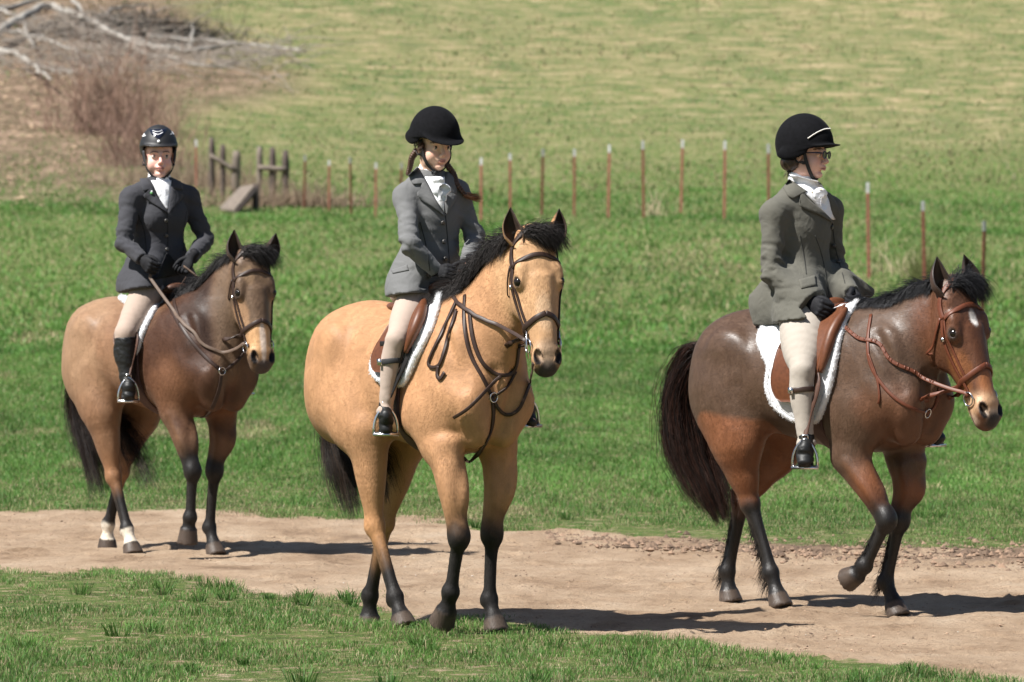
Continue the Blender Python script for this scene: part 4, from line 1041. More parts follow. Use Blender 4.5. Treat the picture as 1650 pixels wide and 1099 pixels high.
def build_head(c, kit, fr):
    """head: face, ears, neck in one surface; returns mesh pieces"""
    k = c['hs']; psi, tilt, roll = c['hyaw'], c.get('htilt', 0), c.get('hroll', 0)
    f = fr.M @ np.array([math.sin(psi), -math.cos(psi), 0.0]); u = np.array([0, 0, 1.0]); l = np.cross(u, f)
    f2 = f * math.cos(tilt) - u * math.sin(tilt); u2 = u * math.cos(tilt) + f * math.sin(tilt)
    l3 = l * math.cos(roll) + u2 * math.sin(roll); u3 = u2 * math.cos(roll) - l * math.sin(roll)
    Mh = np.array([f2, l3, u3]); o = fr.P(*c['head'])
    def H(a, b, c_): return o + (f2 * a + l3 * b + u3 * c_) * k
    nb = fr.P(*c['neck'])
    g = SDF(np.minimum(o, nb) - .17, np.maximum(o, nb) + .17, .0036)
    E = lambda p, r, kk=.012, op='u', rot=None: g.ell(H(*p), np.array(r) * k, Mh if rot is None else rot @ Mh, k=kk, op=op)
    E((-.012, 0, .035), (.095, .074, .085)); E((.018, 0, -.045), (.066, .056, .074), .03)
    g.chain([H(-.015, 0, -.05), H(-.02, 0, -.10), nb + (0, 0, .0)], [(.052*k, .055*k), (.050*k, .052*k), (.058*k, .056*k)], u=l, k=.02)
    E((.066, 0, -.098), (.021, .024, .017), .02)
    for y in (-1, 1):
        E((.005, y*.046, -.066), (.032, .014, .028), .025); E((.050, y*.037, -.042), (.028, .024, .030), .025)
        E((.074, y*.028, .016), (.016, .026, .009), .012)
        E((.099, y*.034, -.003), (.016, .020, .0125), .012, 's'); E((.0775, y*.034, -.0045), (.0105, .0150, .0088), .010)
        E((-.006, y*.078, -.012), (.017, .006, .031), .006, rot=np.array([[.97, y*.25, 0], [-y*.25, .97, 0], [0, 0, 1.0]])); E((-.002, y*.086, -.008), (.009, .005, .018), .005, 's')
    g.chain([H(.084, 0, .008), H(.094, 0, -.016), H(.106, 0, -.036)], [(.0085*k,)*2, (.0085*k,)*2, (.0105*k, .0095*k)], u=l3, k=.014)
    for y in (-1, 1): E((.099, y*.0105, -.041), (.010, .0075, .0072), .006); E((.104, y*.0065, -.049), (.005, .0035, .004), .003, 's')
    E((.084, 0, -.060), (.012, .026, .014), .012)
    E((.0945, 0, -.0635), (.0085, .0215, .0052), .004); E((.0925, 0, -.0735), (.0088, .0185, .0062), .004); g.chain([H(.099, -.022, -.0680), H(.104, 0, -.0685), H(.099, .022, -.0680)], [(.0016*k,)*2]*3, k=.003, op='s')
    E((.082, 0, -.084), (.010, .02, .006), .008, 's')
    V, Fq = g.mesh(1); hp = (V - o) @ Mh.T / k
    col = np.tile(np.array(c.get('skin', (.60, .36, .265))), (len(V), 1)); nz = fnoise(V[:, 0] * 60, V[:, 2] * 60 + V[:, 1] * 40, 2)
    def mixc(cc, m):
        nonlocal col; col = col * (1 - m[:, None]) + np.asarray(cc) * m[:, None]
    for y in (-1, 1):
        d = np.linalg.norm((hp - [.070, y*.040, -.040]) / [.05, .028, .024], axis=1); mixc(c.get('blush', (.62, .24, .19)), (1 - sstep(.2, 1.1, d)) * .28)
        d = np.abs(hp[:, 2] - .0175 - .004 * (1 - ((abs(hp[:, 1]) - .032) / .02) ** 2)); mixc((.10, .055, .035), (1 - sstep(.002, .0048, d)) * (hp[:, 1] * y > .012) * (hp[:, 1] * y < .052) * (hp[:, 0] > .05) * .8)
    d = np.linalg.norm((hp - [.096, 0, -.0685]) / [.03, .0235, .0115], axis=1); mixc((.50, .21, .18), (1 - sstep(.75, 1.05, d)) * .9); mixc((.10, .03, .03), (1 - sstep(.0010, .0026, abs(hp[:, 2] + .0685))) * (abs(hp[:, 1]) < .021) * (hp[:, 0] > .06) * .8)
    d = np.linalg.norm((hp - [.110, 0, -.038]) / [.02, .016, .014], axis=1); mixc((.62, .26, .20), (1 - sstep(.3, 1.1, d)) * .4)
    hair = sstep(.040, .055, hp[:, 2] + (nz - .5) * .01 - np.clip(hp[:, 0] * -.0, 0, 1)) ; back = sstep(.005, -.015, hp[:, 0] + (abs(hp[:, 2]) * .1)) * (hp[:, 2] > -.07) * (np.abs(hp[:, 1]) < .073); mixc(c['hair'], np.maximum(hair, back * (hp[:, 2] > -.075)))
    Fs = Fq.tolist(); mi = [0] * len(Fs); Vs = [V]; Cs = [col]; n0 = len(V)
    for y in (-1, 1):
        mb = MB(); ctr = H(.0768, y*.034, -.0048); mb.sphere(ctr, .0117 * k, 18, 12, rot=np.array([f2, l3, u3]).T @ np.array([[0,0,1],[0,1,0],[-1,0,0]], float))
        v = mb.v[0]; gd = unit(f2 + u3 * c.get('gaze_u', -.05) + l3 * c.get('gaze_l', 0)); ang = np.degrees(np.arccos(np.clip(((v - ctr) / (.0117 * k)) @ gd, -1, 1)))
        cc = np.where(ang[:, None] < 11, (.005, .005, .005), np.where(ang[:, None] < 27, c.get('iris', (.06, .05, .04)), (.42, .38, .36))); up = (v - ctr) @ u3 / (.0117 * k)
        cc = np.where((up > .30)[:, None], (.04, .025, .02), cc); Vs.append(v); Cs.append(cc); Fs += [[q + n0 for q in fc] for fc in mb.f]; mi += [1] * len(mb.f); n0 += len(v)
    return dict(V=np.vstack(Vs), F=Fs, C=np.vstack(Cs), mi=mi, H=H, M=Mh, g=g, k=k, f=f2, l=l3, u=u3, nb=nb, surf=Surf([(V, Fq)]))
M_eyeball = new_mat('eye_surface', (.5, .5, .5), .15); add_noise(M_eyeball, 30, .02, 0, attr='Col')

def build_helmet(c, kit, hd):
    H, k, Mh = hd['H'], hd['k'], hd['M']; q = c['helmet']; ht = q.get('tilt', 0.0)
    ct, st = math.cos(ht), math.sin(ht); Rm = np.array([[ct, 0, st], [0, 1, 0], [-st, 0, ct]]) @ Mh      # helmet tipped back by ht
    ctr = H(*q['c']); r = np.array(q['r'])
    g = SDF(ctr - .23, ctr + .23, .0042)
    g.ell(ctr, r, Rm, k=.01)
    A = lambda a, b, c_: ctr + Rm[0] * a + Rm[1] * b + Rm[2] * c_
    low = q.get('low', -.04)
    if q.get('ribs'):
        for y in (-.5, .5, 0): g.chain([A(-r[0]*.9, y*r[1]*.8, .02), A(-r[0]*.5, y*r[1]*.9, r[2]*.80), A(0, y*r[1], r[2]*.90), A(r[0]*.55, y*r[1]*.9, r[2]*.72)], [.006]*4, k=.02)
    # cut flat at the rim, then hollow
    g.cut(A(0, 0, low), -Rm[2]*1.0)
    for yy in (-1, 1): g.ell(A(-.03, yy * (r[1] - .020), low - .004), np.array([r[0]*.55, .018, q.get('drop', .03)]), Rm, k=.012)   # ear drop
    g.ell(A(-r[0]*.55, 0, low - .002), np.array([r[0]*.40, r[1]*.76, q.get('drop', .03) * .8]), Rm, k=.012)
    bl = q['brim']; bt = q.get('brim_tilt', -.25); cb, sb = math.cos(bt), math.sin(bt); Rb = np.array([[cb, 0, sb], [0, 1, 0], [-sb, 0, cb]]) @ Rm
    g.ell(A(r[0]*.68, 0, low + .006), np.array([r[0]*.32 + bl, r[1]*.86, .0075]), Rb, k=.014)
    g.ell(A(0, 0, low - .01), np.array([r[0]-.014, r[1]-.013, r[2]*.9]), Rm, k=.004, op='s')
    V, Fq = g.mesh(1); root = kit.mesh('helmet', V, Fq, q['mat']); sf = Surf([(V, Fq)])
    kit.last_helmet = root
    # harness
    mb = MB()
    for y in (-1, 1):
        P = [H(.018, y*.086, .03), H(.028, y*.080, -.025), H(.042, y*.068, -.072), H(.052, y*.035, -.112), H(.056, 0, -.126)]; P = push_out(hd['g'], catmull(P, 5), .0035)
        N = np.array([sdf_val(hd['g'], p[None])[1][0] for p in P]); mb.tube(P, 1.0, flat=(.0085, .0022), up=N)
        P = [H(-.075, y*.066, -.002), H(-.03, y*.080, -.035), H(.008, y*.077, -.046), H(.034, y*.073, -.046)]; P = push_out(hd['g'], catmull(P, 5), .0045); N = np.array([sdf_val(hd['g'], p[None])[1][0] for p in P]); mb.tube(P, 1.0, flat=(.008, .002), up=N)
    if q.get('buckle'): mb.sphere(H(.058, -.018, -.130), (.010*k, .010*k, .012*k), 8, 6); mb.tube([H(.058,-.02,-.13), H(.060, -.024, -.165)], [.005,.004], 6)
    kit.mb('chin_strap', mb, M_strap, root)
    return root, sf, A, Rm, r, low

def build_glove(kit, wrist, d, up, inw, k, name='glove', side=1):
    d = unit(d); inw = unit(inw - d * np.dot(inw, d)); t = np.cross(d, inw); t = t if np.dot(t, up) > 0 else -t
    W = lambda a, b, c_: wrist + (d * a + t * b + inw * c_) * k
    g = SDF(wrist - .14 * k - .02, wrist + .16 * k + .02, .0030)
    M3 = np.array([d, t, inw])
    g.chain([W(-.035, 0, 0), W(.0, 0, 0), W(.035, 0, 0)], [(.032*k, .026*k), (.027*k, .021*k), (.034*k, .019*k)], u=t, k=.01)
    g.ell(W(.052, .0, .0), np.array([.046, .041, .018]) * k, M3, k=.012)
    for i, (tt, L1) in enumerate([(.030, 1.0), (.010, 1.08), (-.011, 1.0), (-.030, .84)]):
        p0 = W(.082 - abs(tt) * .15, tt, .0); p1 = p0 + (d * .024 + inw * .027) * k * L1; p2 = p1 + (-d * .006 + inw * .024) * k * L1; p3 = p2 + (-d * .020 + inw * .002) * k * L1
        g.chain([W(.045, tt * .8, 0), p0, p1, p2, p3], [.0095*k, .0112*k, .0098*k, .0088*k, .0075*k], k=.003, n=3)
        g.ell(p0 - inw * .004 * k, np.array([.0115] * 3) * k, k=.006)
    g.chain([W(.008, .022, .008), W(.040, .040, .022), W(.066, .041, .034), W(.084, .036, .044)], [.014*k, .0125*k, .0115*k, .009*k], k=.006, n=3)
    V, Fq = g.mesh(1); kit.mesh(name, V, Fq, c_glove(kit)); return W
def c_glove(kit): return M_glove

def cloth_fold(V, Fq, amp, sc, seed, mask=None, aniso=(1, 1, 1)):
    N = vnormals(V, Fq); a = np.array(aniso)
    q = V * sc * a; w = fnoise(q[:, 0] + q[:, 1] * .7 + 50, q[:, 2] + q[:, 1] * .6 + 50, seed, 2)
    r = 1 - abs(2 * fnoise(q[:, 0] * .9 + w * 1.6 + 90, q[:, 2] * .9 + q[:, 1] * .8 + w * 1.6 + 90, seed + 5, 2) - 1) * 2.2
    dd = (r - .3) * amp
    if mask is not None: dd = dd * mask
    return V + N * dd[:, None]

def build_rider(c, hz):
    fr = hz['fr']; P = fr.P; pt = {k: P(*v) for k, v in c['pt'].items()}; z = c['size']; g0 = pt['pelvis']
    kit = Kit('person', c['label'], 'person', hz, [g0[0], 0, pt['rankle'][2] - .1], 'riders sitting on the horses'); Lt = np.array([0, 1.0, 0])
    hd = build_head(c, kit, fr)
    # ---- body under the clothes, joined with the head in one mesh object
    def torso(g, grow, neck=True):
        w = z
        g.chain([pt['pelvis'] + [0, 0, -.02], pt['pelvis'] * .5 + pt['waist'] * .5, pt['waist'], pt['chest'], pt['chest'] * .35 + pt['neckb'] * .65, pt['neckb']],
                [(.155*w+grow, .115*w+grow), (.150*w+grow, .112*w+grow), (c['waistw']*w+grow, .098*w+grow), (.158*w+grow, .115*w+grow), (.135*w+grow, .092*w+grow), (.062*w+grow, .062*w+grow)], u=Lt, k=.03, n=6)
        for s_, a_ in (('r', -1), ('l', 1)):
            g.chain([pt['neckb'] + [0, a_ * .03, -.01], (pt['neckb'] + pt[s_+'sho']) * .5 + [0, 0, .006], pt[s_+'sho']], [(.048*w+grow,)*2, (.050*w+grow,)*2, (.052*w+grow,)*2], k=.04)
        if c.get('bust'): 
            for a_ in (-1, 1): g.ell(pt['chest'] + np.array([.085 * w, a_ * .062 * w, -.01]), np.array([.040, .060, .060]) * w + grow, k=.05)
    def arm(g, s_, grow, k=.03, cut_wrist=True):
        S, E_, W_ = pt[s_+'sho'], pt[s_+'elb'], pt[s_+'wri']
        g.chain([S, S * .5 + E_ * .5, E_], [(.051*z+grow,)*2, (.043*z+grow,)*2, (.037*z+grow,)*2], k=k, n=4); g.chain([E_, E_ * .5 + W_ * .5, W_], [(.038*z+grow,)*2, (.035*z+grow,)*2, (.029*z+grow,)*2], k=.015, n=4)
    def leg(g, s_, grow, k=.03):
        Hh, K, A_ = pt[s_+'hip'], pt[s_+'kne'], pt[s_+'ankle']; tr = c.get('thigh', 1.0)
        g.chain([Hh, Hh * .5 + K * .5, K], [(.085*z*tr+grow,)*2, (.074*z*tr+grow,)*2, (.053*z+grow,)*2], k=k, n=5); back = np.array([-.012, 0, 0])
        g.chain([K, K * .68 + A_ * .32 + back, K * .3 + A_ * .7 + back * .4, A_], [(.052*z+grow,)*2, (.055*z+grow,)*2, (.040*z+grow,)*2, (.034*z+grow,)*2], k=.02, n=5)
    allp = np.array(list(pt.values())); lo, hi = allp.min(0) - .16, allp.max(0) + .16
    g = SDF(lo, hi, .012); torso(g, -.02); 
    for s_ in 'rl': arm(g, s_, -.012); leg(g, s_, -.014)
    g.chain([pt['neckb'] - [0, 0, .03], hd['nb']], [(.045, .045), (.045, .045)], k=.02)
    for s_ in 'rl':
        A_ = pt[s_+'ankle']; T_ = pt[s_+'toe']; g.chain([A_, A_ * .5 + T_ * .5 - [0, 0, .012], T_], [.028, .026, .02], k=.02); W_ = pt[s_+'wri']; Hn = pt[s_+'hand']; g.ell(W_ * .95 + Hn * .05, (.018, .014, .014), k=.02)
    Vb, Fb = g.mesh(1); nh = len(hd['V'])
    V = np.vstack([hd['V'], Vb]); Fs = hd['F'] + (Fb + nh).tolist(); kit.mesh('body', V, Fs, [M_skin, M_eyeball], attrs={'Col': np.vstack([hd['C'], np.tile((.60, .36, .27), (len(Vb), 1))])}, matidx=hd['mi'] + [0] * len(Fb))
    hm = build_helmet(c, kit, hd)
    # ---- jacket
    g = SDF(lo, hi, .0075); torso(g, .012)
    for s_ in 'rl': arm(g, s_, .010, k=.035)
    tk = 1 + .45 * (c.get('thigh', 1.0) - 1); hem = c['hem']                                  # skirt
    for s_, a_ in (('r', -1), ('l', 1)):
        Hh, K = pt[s_+'hip'], pt[s_+'kne']; q = Hh * .60 + K * .40
        g.chain([pt['waist'] + [0, a_ * .05, -.02], Hh + [.0, a_ * .035, .03], q + [.01, a_ * .012, .02]], [(.10*z*tk, .11*z), (.10*z*tk, .13*z*tk), (.088*z*tk, .10*z*tk)], u=Lt, k=.06, n=4)
    for q in c.get('tails', []): g.chain([P(*p[:3]) for p in q], [p[3:] for p in q], u=Lt, k=.03, n=4)
    for q in c.get('hemcut', []):                   # planes given by a pixel, a lateral position and a local normal
        w0 = P(*q[0]); lo2, hi2 = w0 + q[2], w0 + q[3]; g.cut(w0, q[1], lo2, hi2)
    for s_ in 'rl':
        W_, E_ = pt[s_+'wri'], pt[s_+'elb']; dd = unit(W_ - E_); g.cut(W_ - dd * .0, dd, W_ - .075, W_ + .085)
    V, Fq = g.mesh(2); bend = np.zeros(len(V))
    for s_ in 'rl':
        S, E_, W_ = pt[s_+'sho'], pt[s_+'elb'], pt[s_+'wri']; d, t = seg_dist(V, [S, E_, W_]); bend = np.maximum(bend, (1 - sstep(.08, .12, d)) * (.14 + np.exp(-((t - 1.0) / .42) ** 2)))
    V = cloth_fold(V, Fq, .010, 16, 7, mask=np.clip(bend + .20, 0, 1.3), aniso=(1, 1, 1.8)); V = smooth_mesh(V, Fq, 1)
    J = kit.mesh('jacket', V, Fq, c['jmat']); js = Surf([(V, Fq)]); kit.js = js
    # lapels, shirt front, buttons, pocket laid on the jacket
    for A_, B_ in c['shirt']:
        v, f_ = patch_px(fr, js, A_, B_, .0045, .006, 18, 8, .004); kit.mesh('shirt_front', v, f_, M_white_cloth)
    for A_, B_ in c.get('dark', []):
        v, f_ = patch_px(fr, js, A_, B_, .004, .005, 14, 10, .002); kit.mesh('waistcoat', v, f_, M_glove)
    for A_, B_ in c['lapels']:
        v, f_ = patch_px(fr, js, A_, B_, .008, .004, 14, 6, .004, .003); kit.mesh('lapel', v, f_, c['jmat'], J)
    for A_, B_ in c.get('flaps', []):
        v, f_ = patch_px(fr, js, A_, B_, .004, .004, 10, 5, .001, .001); kit.mesh('pocket_flap', v, f_, c['jmat'], J)
    for x, y in c['buttons']:
        r = js.px(fr, x, y, .006)
        if r: mb = MB(); p, n = r; mb.tube([p - n * .006, p + n * .003, p + n * .004], [.0105, .0105, .007], 12); kit.mb('button', mb, M_button, J)
    for L_ in c.get('seams', []):
        mb = MB(); strap_px(mb, fr, js, L_, .0022, .0012, .0008, 24); kit.mb('seam', mb, c['seammat'], J)
    # stock tie
    g = SDF(hd['nb'] - .15, hd['nb'] + .17, .004); n1 = hd['nb']; ax = unit(hd['H'](-.018, 0, -.09) - n1)
    g.chain([n1 - ax * .02, n1 + ax * .02, n1 + ax * c.get('collar_h', .055)], [(.071*z, .070*z), (.064*z, .062*z), (.059*z, .058*z)], u=Lt, k=.01)
    kn = P(*c['knot']); fwd = c.get('knot_r', 1.0)
    g.ell(kn, np.array([.022, .032, .020]) * fwd, k=.015); g.ell(kn + np.array([0, -.022, -.012]), np.array([.016, .024, .026]) * fwd, k=.008); g.ell(kn + np.array([.004, .020, -.010]), np.array([.016, .024, .022]) * fwd, k=.008)
    for e in c['tie']: g.ell(P(*e[0]), np.array(e[1]), k=.012)
    g.cut(n1 + ax * (c.get('collar_h', .055)), ax + np.array([.0, 0, 0]))
    V, Fq = g.mesh(1); V = cloth_fold(V, Fq, .0045, 38, 3); kit.mesh('stock_tie', V, Fq, M_white_cloth)
    a, b = P(*c['pin'][0]), P(*c['pin'][1]); mb = MB(); ts = Surf([(V, Fq)]); pr = [ts.px(fr, *c['pin'][i][:2], .003) for i in (0, 1)]
    if all(pr): mb.tube([pr[0][0], (pr[0][0] + pr[1][0]) / 2 + pr[0][1] * .003, pr[1][0]], [.0016] * 3, 6); mb.sphere(pr[0][0], .0035, 8, 6); mb.sphere(pr[1][0], .0035, 8, 6); kit.mb('stock_pin', mb, new_mat('gilt_pin', (.7, .55, .25), .25, Metallic=1.0))
    # ---- breeches
    g = SDF(lo, hi, .0085); g.chain([pt['pelvis'] + [0, -.06, -.02], pt['pelvis'] + [0, .06, -.02]], [(.115*z,)*2]*2, u=(1, 0, 0), k=.05)
    for s_ in 'rl': leg(g, s_, .004, k=.05)
    for s_, a_ in (('r', -1), ('l', 1)):
        if c['boots'] == 'tall': A_ = pt[s_+'ankle']; K = pt[s_+'kne']; q = K + (A_ - K) * .30; g.cut(q, A_ - K, q - [.12, .12, .4], q + [.12, .12, .1])
        else:
            A_ = pt[s_+'ankle']; g.cut(A_ + [0, 0, -.018], (0, 0, -1), A_ - [.09, .09, .12], A_ + [.09, .09, .05])
            g.ell(A_ + [.0, 0, .004], np.array([.052, .046, .026]) * z, k=.015)
    V, Fq = g.mesh(5); kz = np.zeros(len(V))
    for s_ in 'rl':
        K, A_ = pt[s_+'kne'], pt[s_+'ankle']; kz = np.maximum(kz, .15 + np.exp(-(np.linalg.norm(V - A_, axis=1) / .07) ** 2) * (1.0 if c['boots'] != 'tall' else 0) + .3 * np.exp(-(np.linalg.norm(V - K - [-.03, 0, .02], axis=1) / .07) ** 2))
    V = cloth_fold(V, Fq, .007, 22, 17, mask=kz, aniso=(1, 1, 1.5)); kit.mesh('breeches', V, Fq, c['bmat']); bs = Surf([(V, Fq)])
    for s_, a_ in (('r', -1), ('l', 1)):            # garter straps below the knee
        if c.get('garter') is not None:
            K, A_ = pt[s_+'kne'], pt[s_+'ankle']; q = K + (A_ - K) * c['garter']; ring = []; N = []
            for t in np.linspace(0, 2 * math.pi, 25):
                dr = np.array([math.cos(t), math.sin(t), 0]); h_, n_ = bs.hit(q + dr * .16, -dr); h_ = q + dr * .06 if h_ is None else h_; ring.append(h_ + dr * .004 + [0, 0, .006 * math.cos(t)]); N.append(dr)
            mb = MB(); mb.tube(ring, 1.0, flat=(.012, .003), up=np.array(N), cap=False); o_ = kit.mb('garter_strap', mb, c['gartermat']); mb = MB(); i = 17; mb.box(ring[i] + N[i] * .004, (.011, .011, .014)); kit.mb('buckle', mb, M_steel, o_)
    # ---- boots
    for s_, a_ in (('r', -1), ('l', 1)):
        A_, T_, K = pt[s_+'ankle'], pt[s_+'toe'], pt[s_+'kne']; g = SDF(np.minimum(np.minimum(A_, T_), K) - .16, np.maximum(np.maximum(A_, T_), K) + .14, .005)
        if c['boots'] == 'tall':
            q = K + (A_ - K) * .10; back = np.array([-.012, 0, 0]); g.chain([q, K * .6 + A_ * .4 + back, K * .28 + A_ * .72 + back * .5, A_], [(.066*z,)*2, (.066*z,)*2, (.050*z,)*2, (.044*z,)*2], k=.015, n=5); g.cut(q, K - A_, q - [.12, .12, .02], q + [.12, .12, .15])
        else: g.chain([A_ + [0, 0, .03], A_], [(.040*z,)*2, (.042*z,)*2], k=.01)
        fd = unit((T_ - A_) * [1, 1, .0]); hl = A_ - fd * .030 * z; sl_ = np.cross([0, 0, 1.0], fd); L_ = np.linalg.norm((T_ - A_)[:2])
        g.chain([hl + [0, 0, -.03*z], A_ + fd * .035 + [0, 0, -.018*z], A_ + fd * L_ * .62 + [0, 0, (T_[2] - A_[2]) * .62], T_], [(.034*z, .044*z), (.037*z, .044*z), (.042*z, .034*z), (.033*z, .024*z)], u=sl_, k=.02, n=5)
        sp = [hl + [0, 0, -.074*z], A_ + fd * L_ * .55 + [0, 0, (T_[2] - A_[2]) * .75 - .038*z], T_ + [0, 0, -.022*z]]; g.chain(sp, [(.034*z, .007), (.040*z, .007), (.033*z, .006)], u=sl_, k=.006)
        g.frustum(hl + [0, 0, -.06*z] + fd * .006, hl + [0, 0, -.092*z] + fd * .006, .033*z, .031*z)
        V, Fq = g.mesh(1); V = cloth_fold(V, Fq, .0035, 26, 9, aniso=(1, 1, 1.8)); kit.mesh('boot', V, Fq, M_boot)
    # ---- gloves
    Wf = {}
    for s_, a_ in (('r', -1), ('l', 1)):
        W_, Hn = pt[s_+'wri'], pt[s_+'hand']; Wf[s_] = build_glove(kit, W_, Hn - W_, np.array([0, 0, 1.0]), np.array([.15, -a_, -.25]), c['handk'])
    c['extra'](c, kit, hd, hm, fr, pt)
    return dict(kit=kit, pt=pt, hd=hd, W=Wf, js=js)

def q4(xs, x0, y0, sc): return [(x0 + a * sc, y0 + b * sc) for a, b in xs]
Z1 = lambda *p: q4(p, 480, 130, .5186)
Z4 = lambda *p: q4(p, 640, 150, .182)
Z3 = lambda *p: q4(p, 60, 180, .4004)
Z5 = lambda *p: q4(p, 1050, 160, .4549)
Z6 = lambda *p: q4(p, 1220, 160, .182)
def braid_obj(kit, pts, r, turns, col, mat, tip=None):
    mb = MB(); braid_mesh(mb, catmull(pts, 8), r, turns, col); o = kit.mb('braid', mb, mat)
    if tip is not None:
        rng = np.random.default_rng(3); N = 160; d = unit(np.asarray(tip) - pts[-1]); L_ = np.linalg.norm(np.asarray(tip) - pts[-1]); S = []
        p = np.asarray(pts[-1]) + rng.normal(size=(N, 3)) * .005; dv = d + rng.normal(size=(N, 3)) * .13
        for k in range(7): S.append(p.copy()); p = p + dv * L_ / 6; dv = dv + [0, 0, .02]
        v, f, q = hair_mesh(np.stack(S, 1), .0016, rng, np.tile((.30, .13, .06), (N, 1)) * rng.uniform(.6, 1.4, (N, 1))); kit.mesh('hair_end', v, f, mat, o, attrs={'Col': q})
def hair_wisps(kit, base_pts, dirs, n, ln, col, mat, seed=1, name='hair', w=.0013):
    rng = np.random.default_rng(seed); i = rng.integers(0, len(base_pts), n); p = np.asarray(base_pts)[i] + rng.normal(size=(n, 3)) * .006; d = np.asarray(dirs)[i] + rng.normal(size=(n, 3)) * .010; S = []
    L_ = ln * rng.uniform(.6, 1.1, (n, 1))
    for k in range(6): S.append(p.copy()); p = p + d * L_ / 5; d = d + [0, 0, -.003]
    v, f, q = hair_mesh(np.stack(S, 1), w, rng, np.tile(col, (n, 1)) * rng.uniform(.6, 1.4, (n, 1))); kit.mesh(name, v, f, mat, attrs={'Col': q})
M_humanhair = new_mat('brown_hair', (.1, .05, .03), .45); add_noise(M_humanhair, 60, .3, .2, attr='Col')

def extra_child(c, kit, hd, hm, fr, pt):
    H = hd['H']; br = (.075, .036, .020)
    braid_obj(kit, [H(-.045, -.066, -.03), fr.P(664, 254, -.075), fr.P(661, 268, -.075), fr.P(657, 282, -.085)], .013, 4, br, M_humanhair)
    js = kit.js; path = []
    for x, y in [(727, 283), (733, 297), (741, 307), (748, 315)]:
        r = js.px(fr, x, y, .014); path.append(r[0] if r else fr.P(x, y, .08))
    braid_obj(kit, [H(-.03, .066, -.03), H(.0, .072, -.085)] + path, .013, 6, br, M_humanhair, tip=path[-1] + fr.M @ np.array([.062, 0, -.016]))
    B = [H(.03, y * .078, .012 - abs(q) * .5) for y in (-1,) for q in np.linspace(0, .04, 5)] + [H(-.02, -.078, .01)]; hair_wisps(kit, B, [H(-.03, -.004, -.012) - H(0, 0, 0)] * 6, 240, 1.0, br, M_humanhair)
def extra_charcoal(c, kit, hd, hm, fr, pt):
    root, sf, A, Rm, r, low = hm
    wm = new_mat('silver_white_trim', (.75, .75, .75), .3); gm = new_mat('glossy_navy_panel', (.008, .010, .022), .12)
    def P4(pts, name, mat, w=.003): 
        mb = MB(); PP, N = lay_px(fr, sf, pts, .003, 14); mb.tube(PP, 1.0, flat=(w, .0012), up=N); kit.mb(name, mb, mat, root)
    zz = lambda *p: q4(p, 190, 190, .1275)
    v, f_ = patch_px(fr, sf, zz((400, 150), (430, 215), (500, 260)), zz((620, 140), (590, 200), (530, 262)), .0022, .003, 12, 6, .002); kit.mesh('vent_panel', v, f_, gm, root)
    P4(zz((440, 165), (500, 180), (560, 160)), 'chevron', wm, .0016); P4(zz((443, 190), (510, 213), (565, 186)), 'chevron', wm, .0022)
    for (x, y), s_ in zip(zz((465, 232), (515, 297)), (.0055, .0085)):
        q = sf.px(fr, x, y, .002); mb = MB(); mb.tube([q[0] - q[1] * .002, q[0] + q[1] * .002], [s_, s_], 12); kit.mb('round_badge', mb, wm, root)
    for tri in (zz((292, 232), (325, 190), (356, 228)), zz((660, 212), (683, 172), (708, 208))):
        hp_ = lambda x, y, o_: (sf.px(fr, x, y, o_) or sf.near(fr.near(x, y, hd['H'](.03, 0, .1)), o_))[0]; q = [hp_(x, y, .003) for x, y in tri]; qb = [hp_(x, y, .0005) for x, y in tri]; kit.mesh('side_vent', q + qb, [[0,1,2],[0,3,4,1],[1,4,5,2],[2,5,3,0]], wm, root, smooth=False)
    q = kit.js.px(fr, 243.5, 311, .012)
    if q: mb = MB(); mb.sphere(q[0], (.008, .008, .008), 10, 6); kit.mb('lapel_pin', mb, new_mat('green_enamel', (.12, .35, .12), .25)); mb = MB(); mb.sphere(q[0] + np.array([.003, 0, .009]), (.005,) * 3, 8, 6); kit.mb('lapel_pin_pearl', mb, wm)
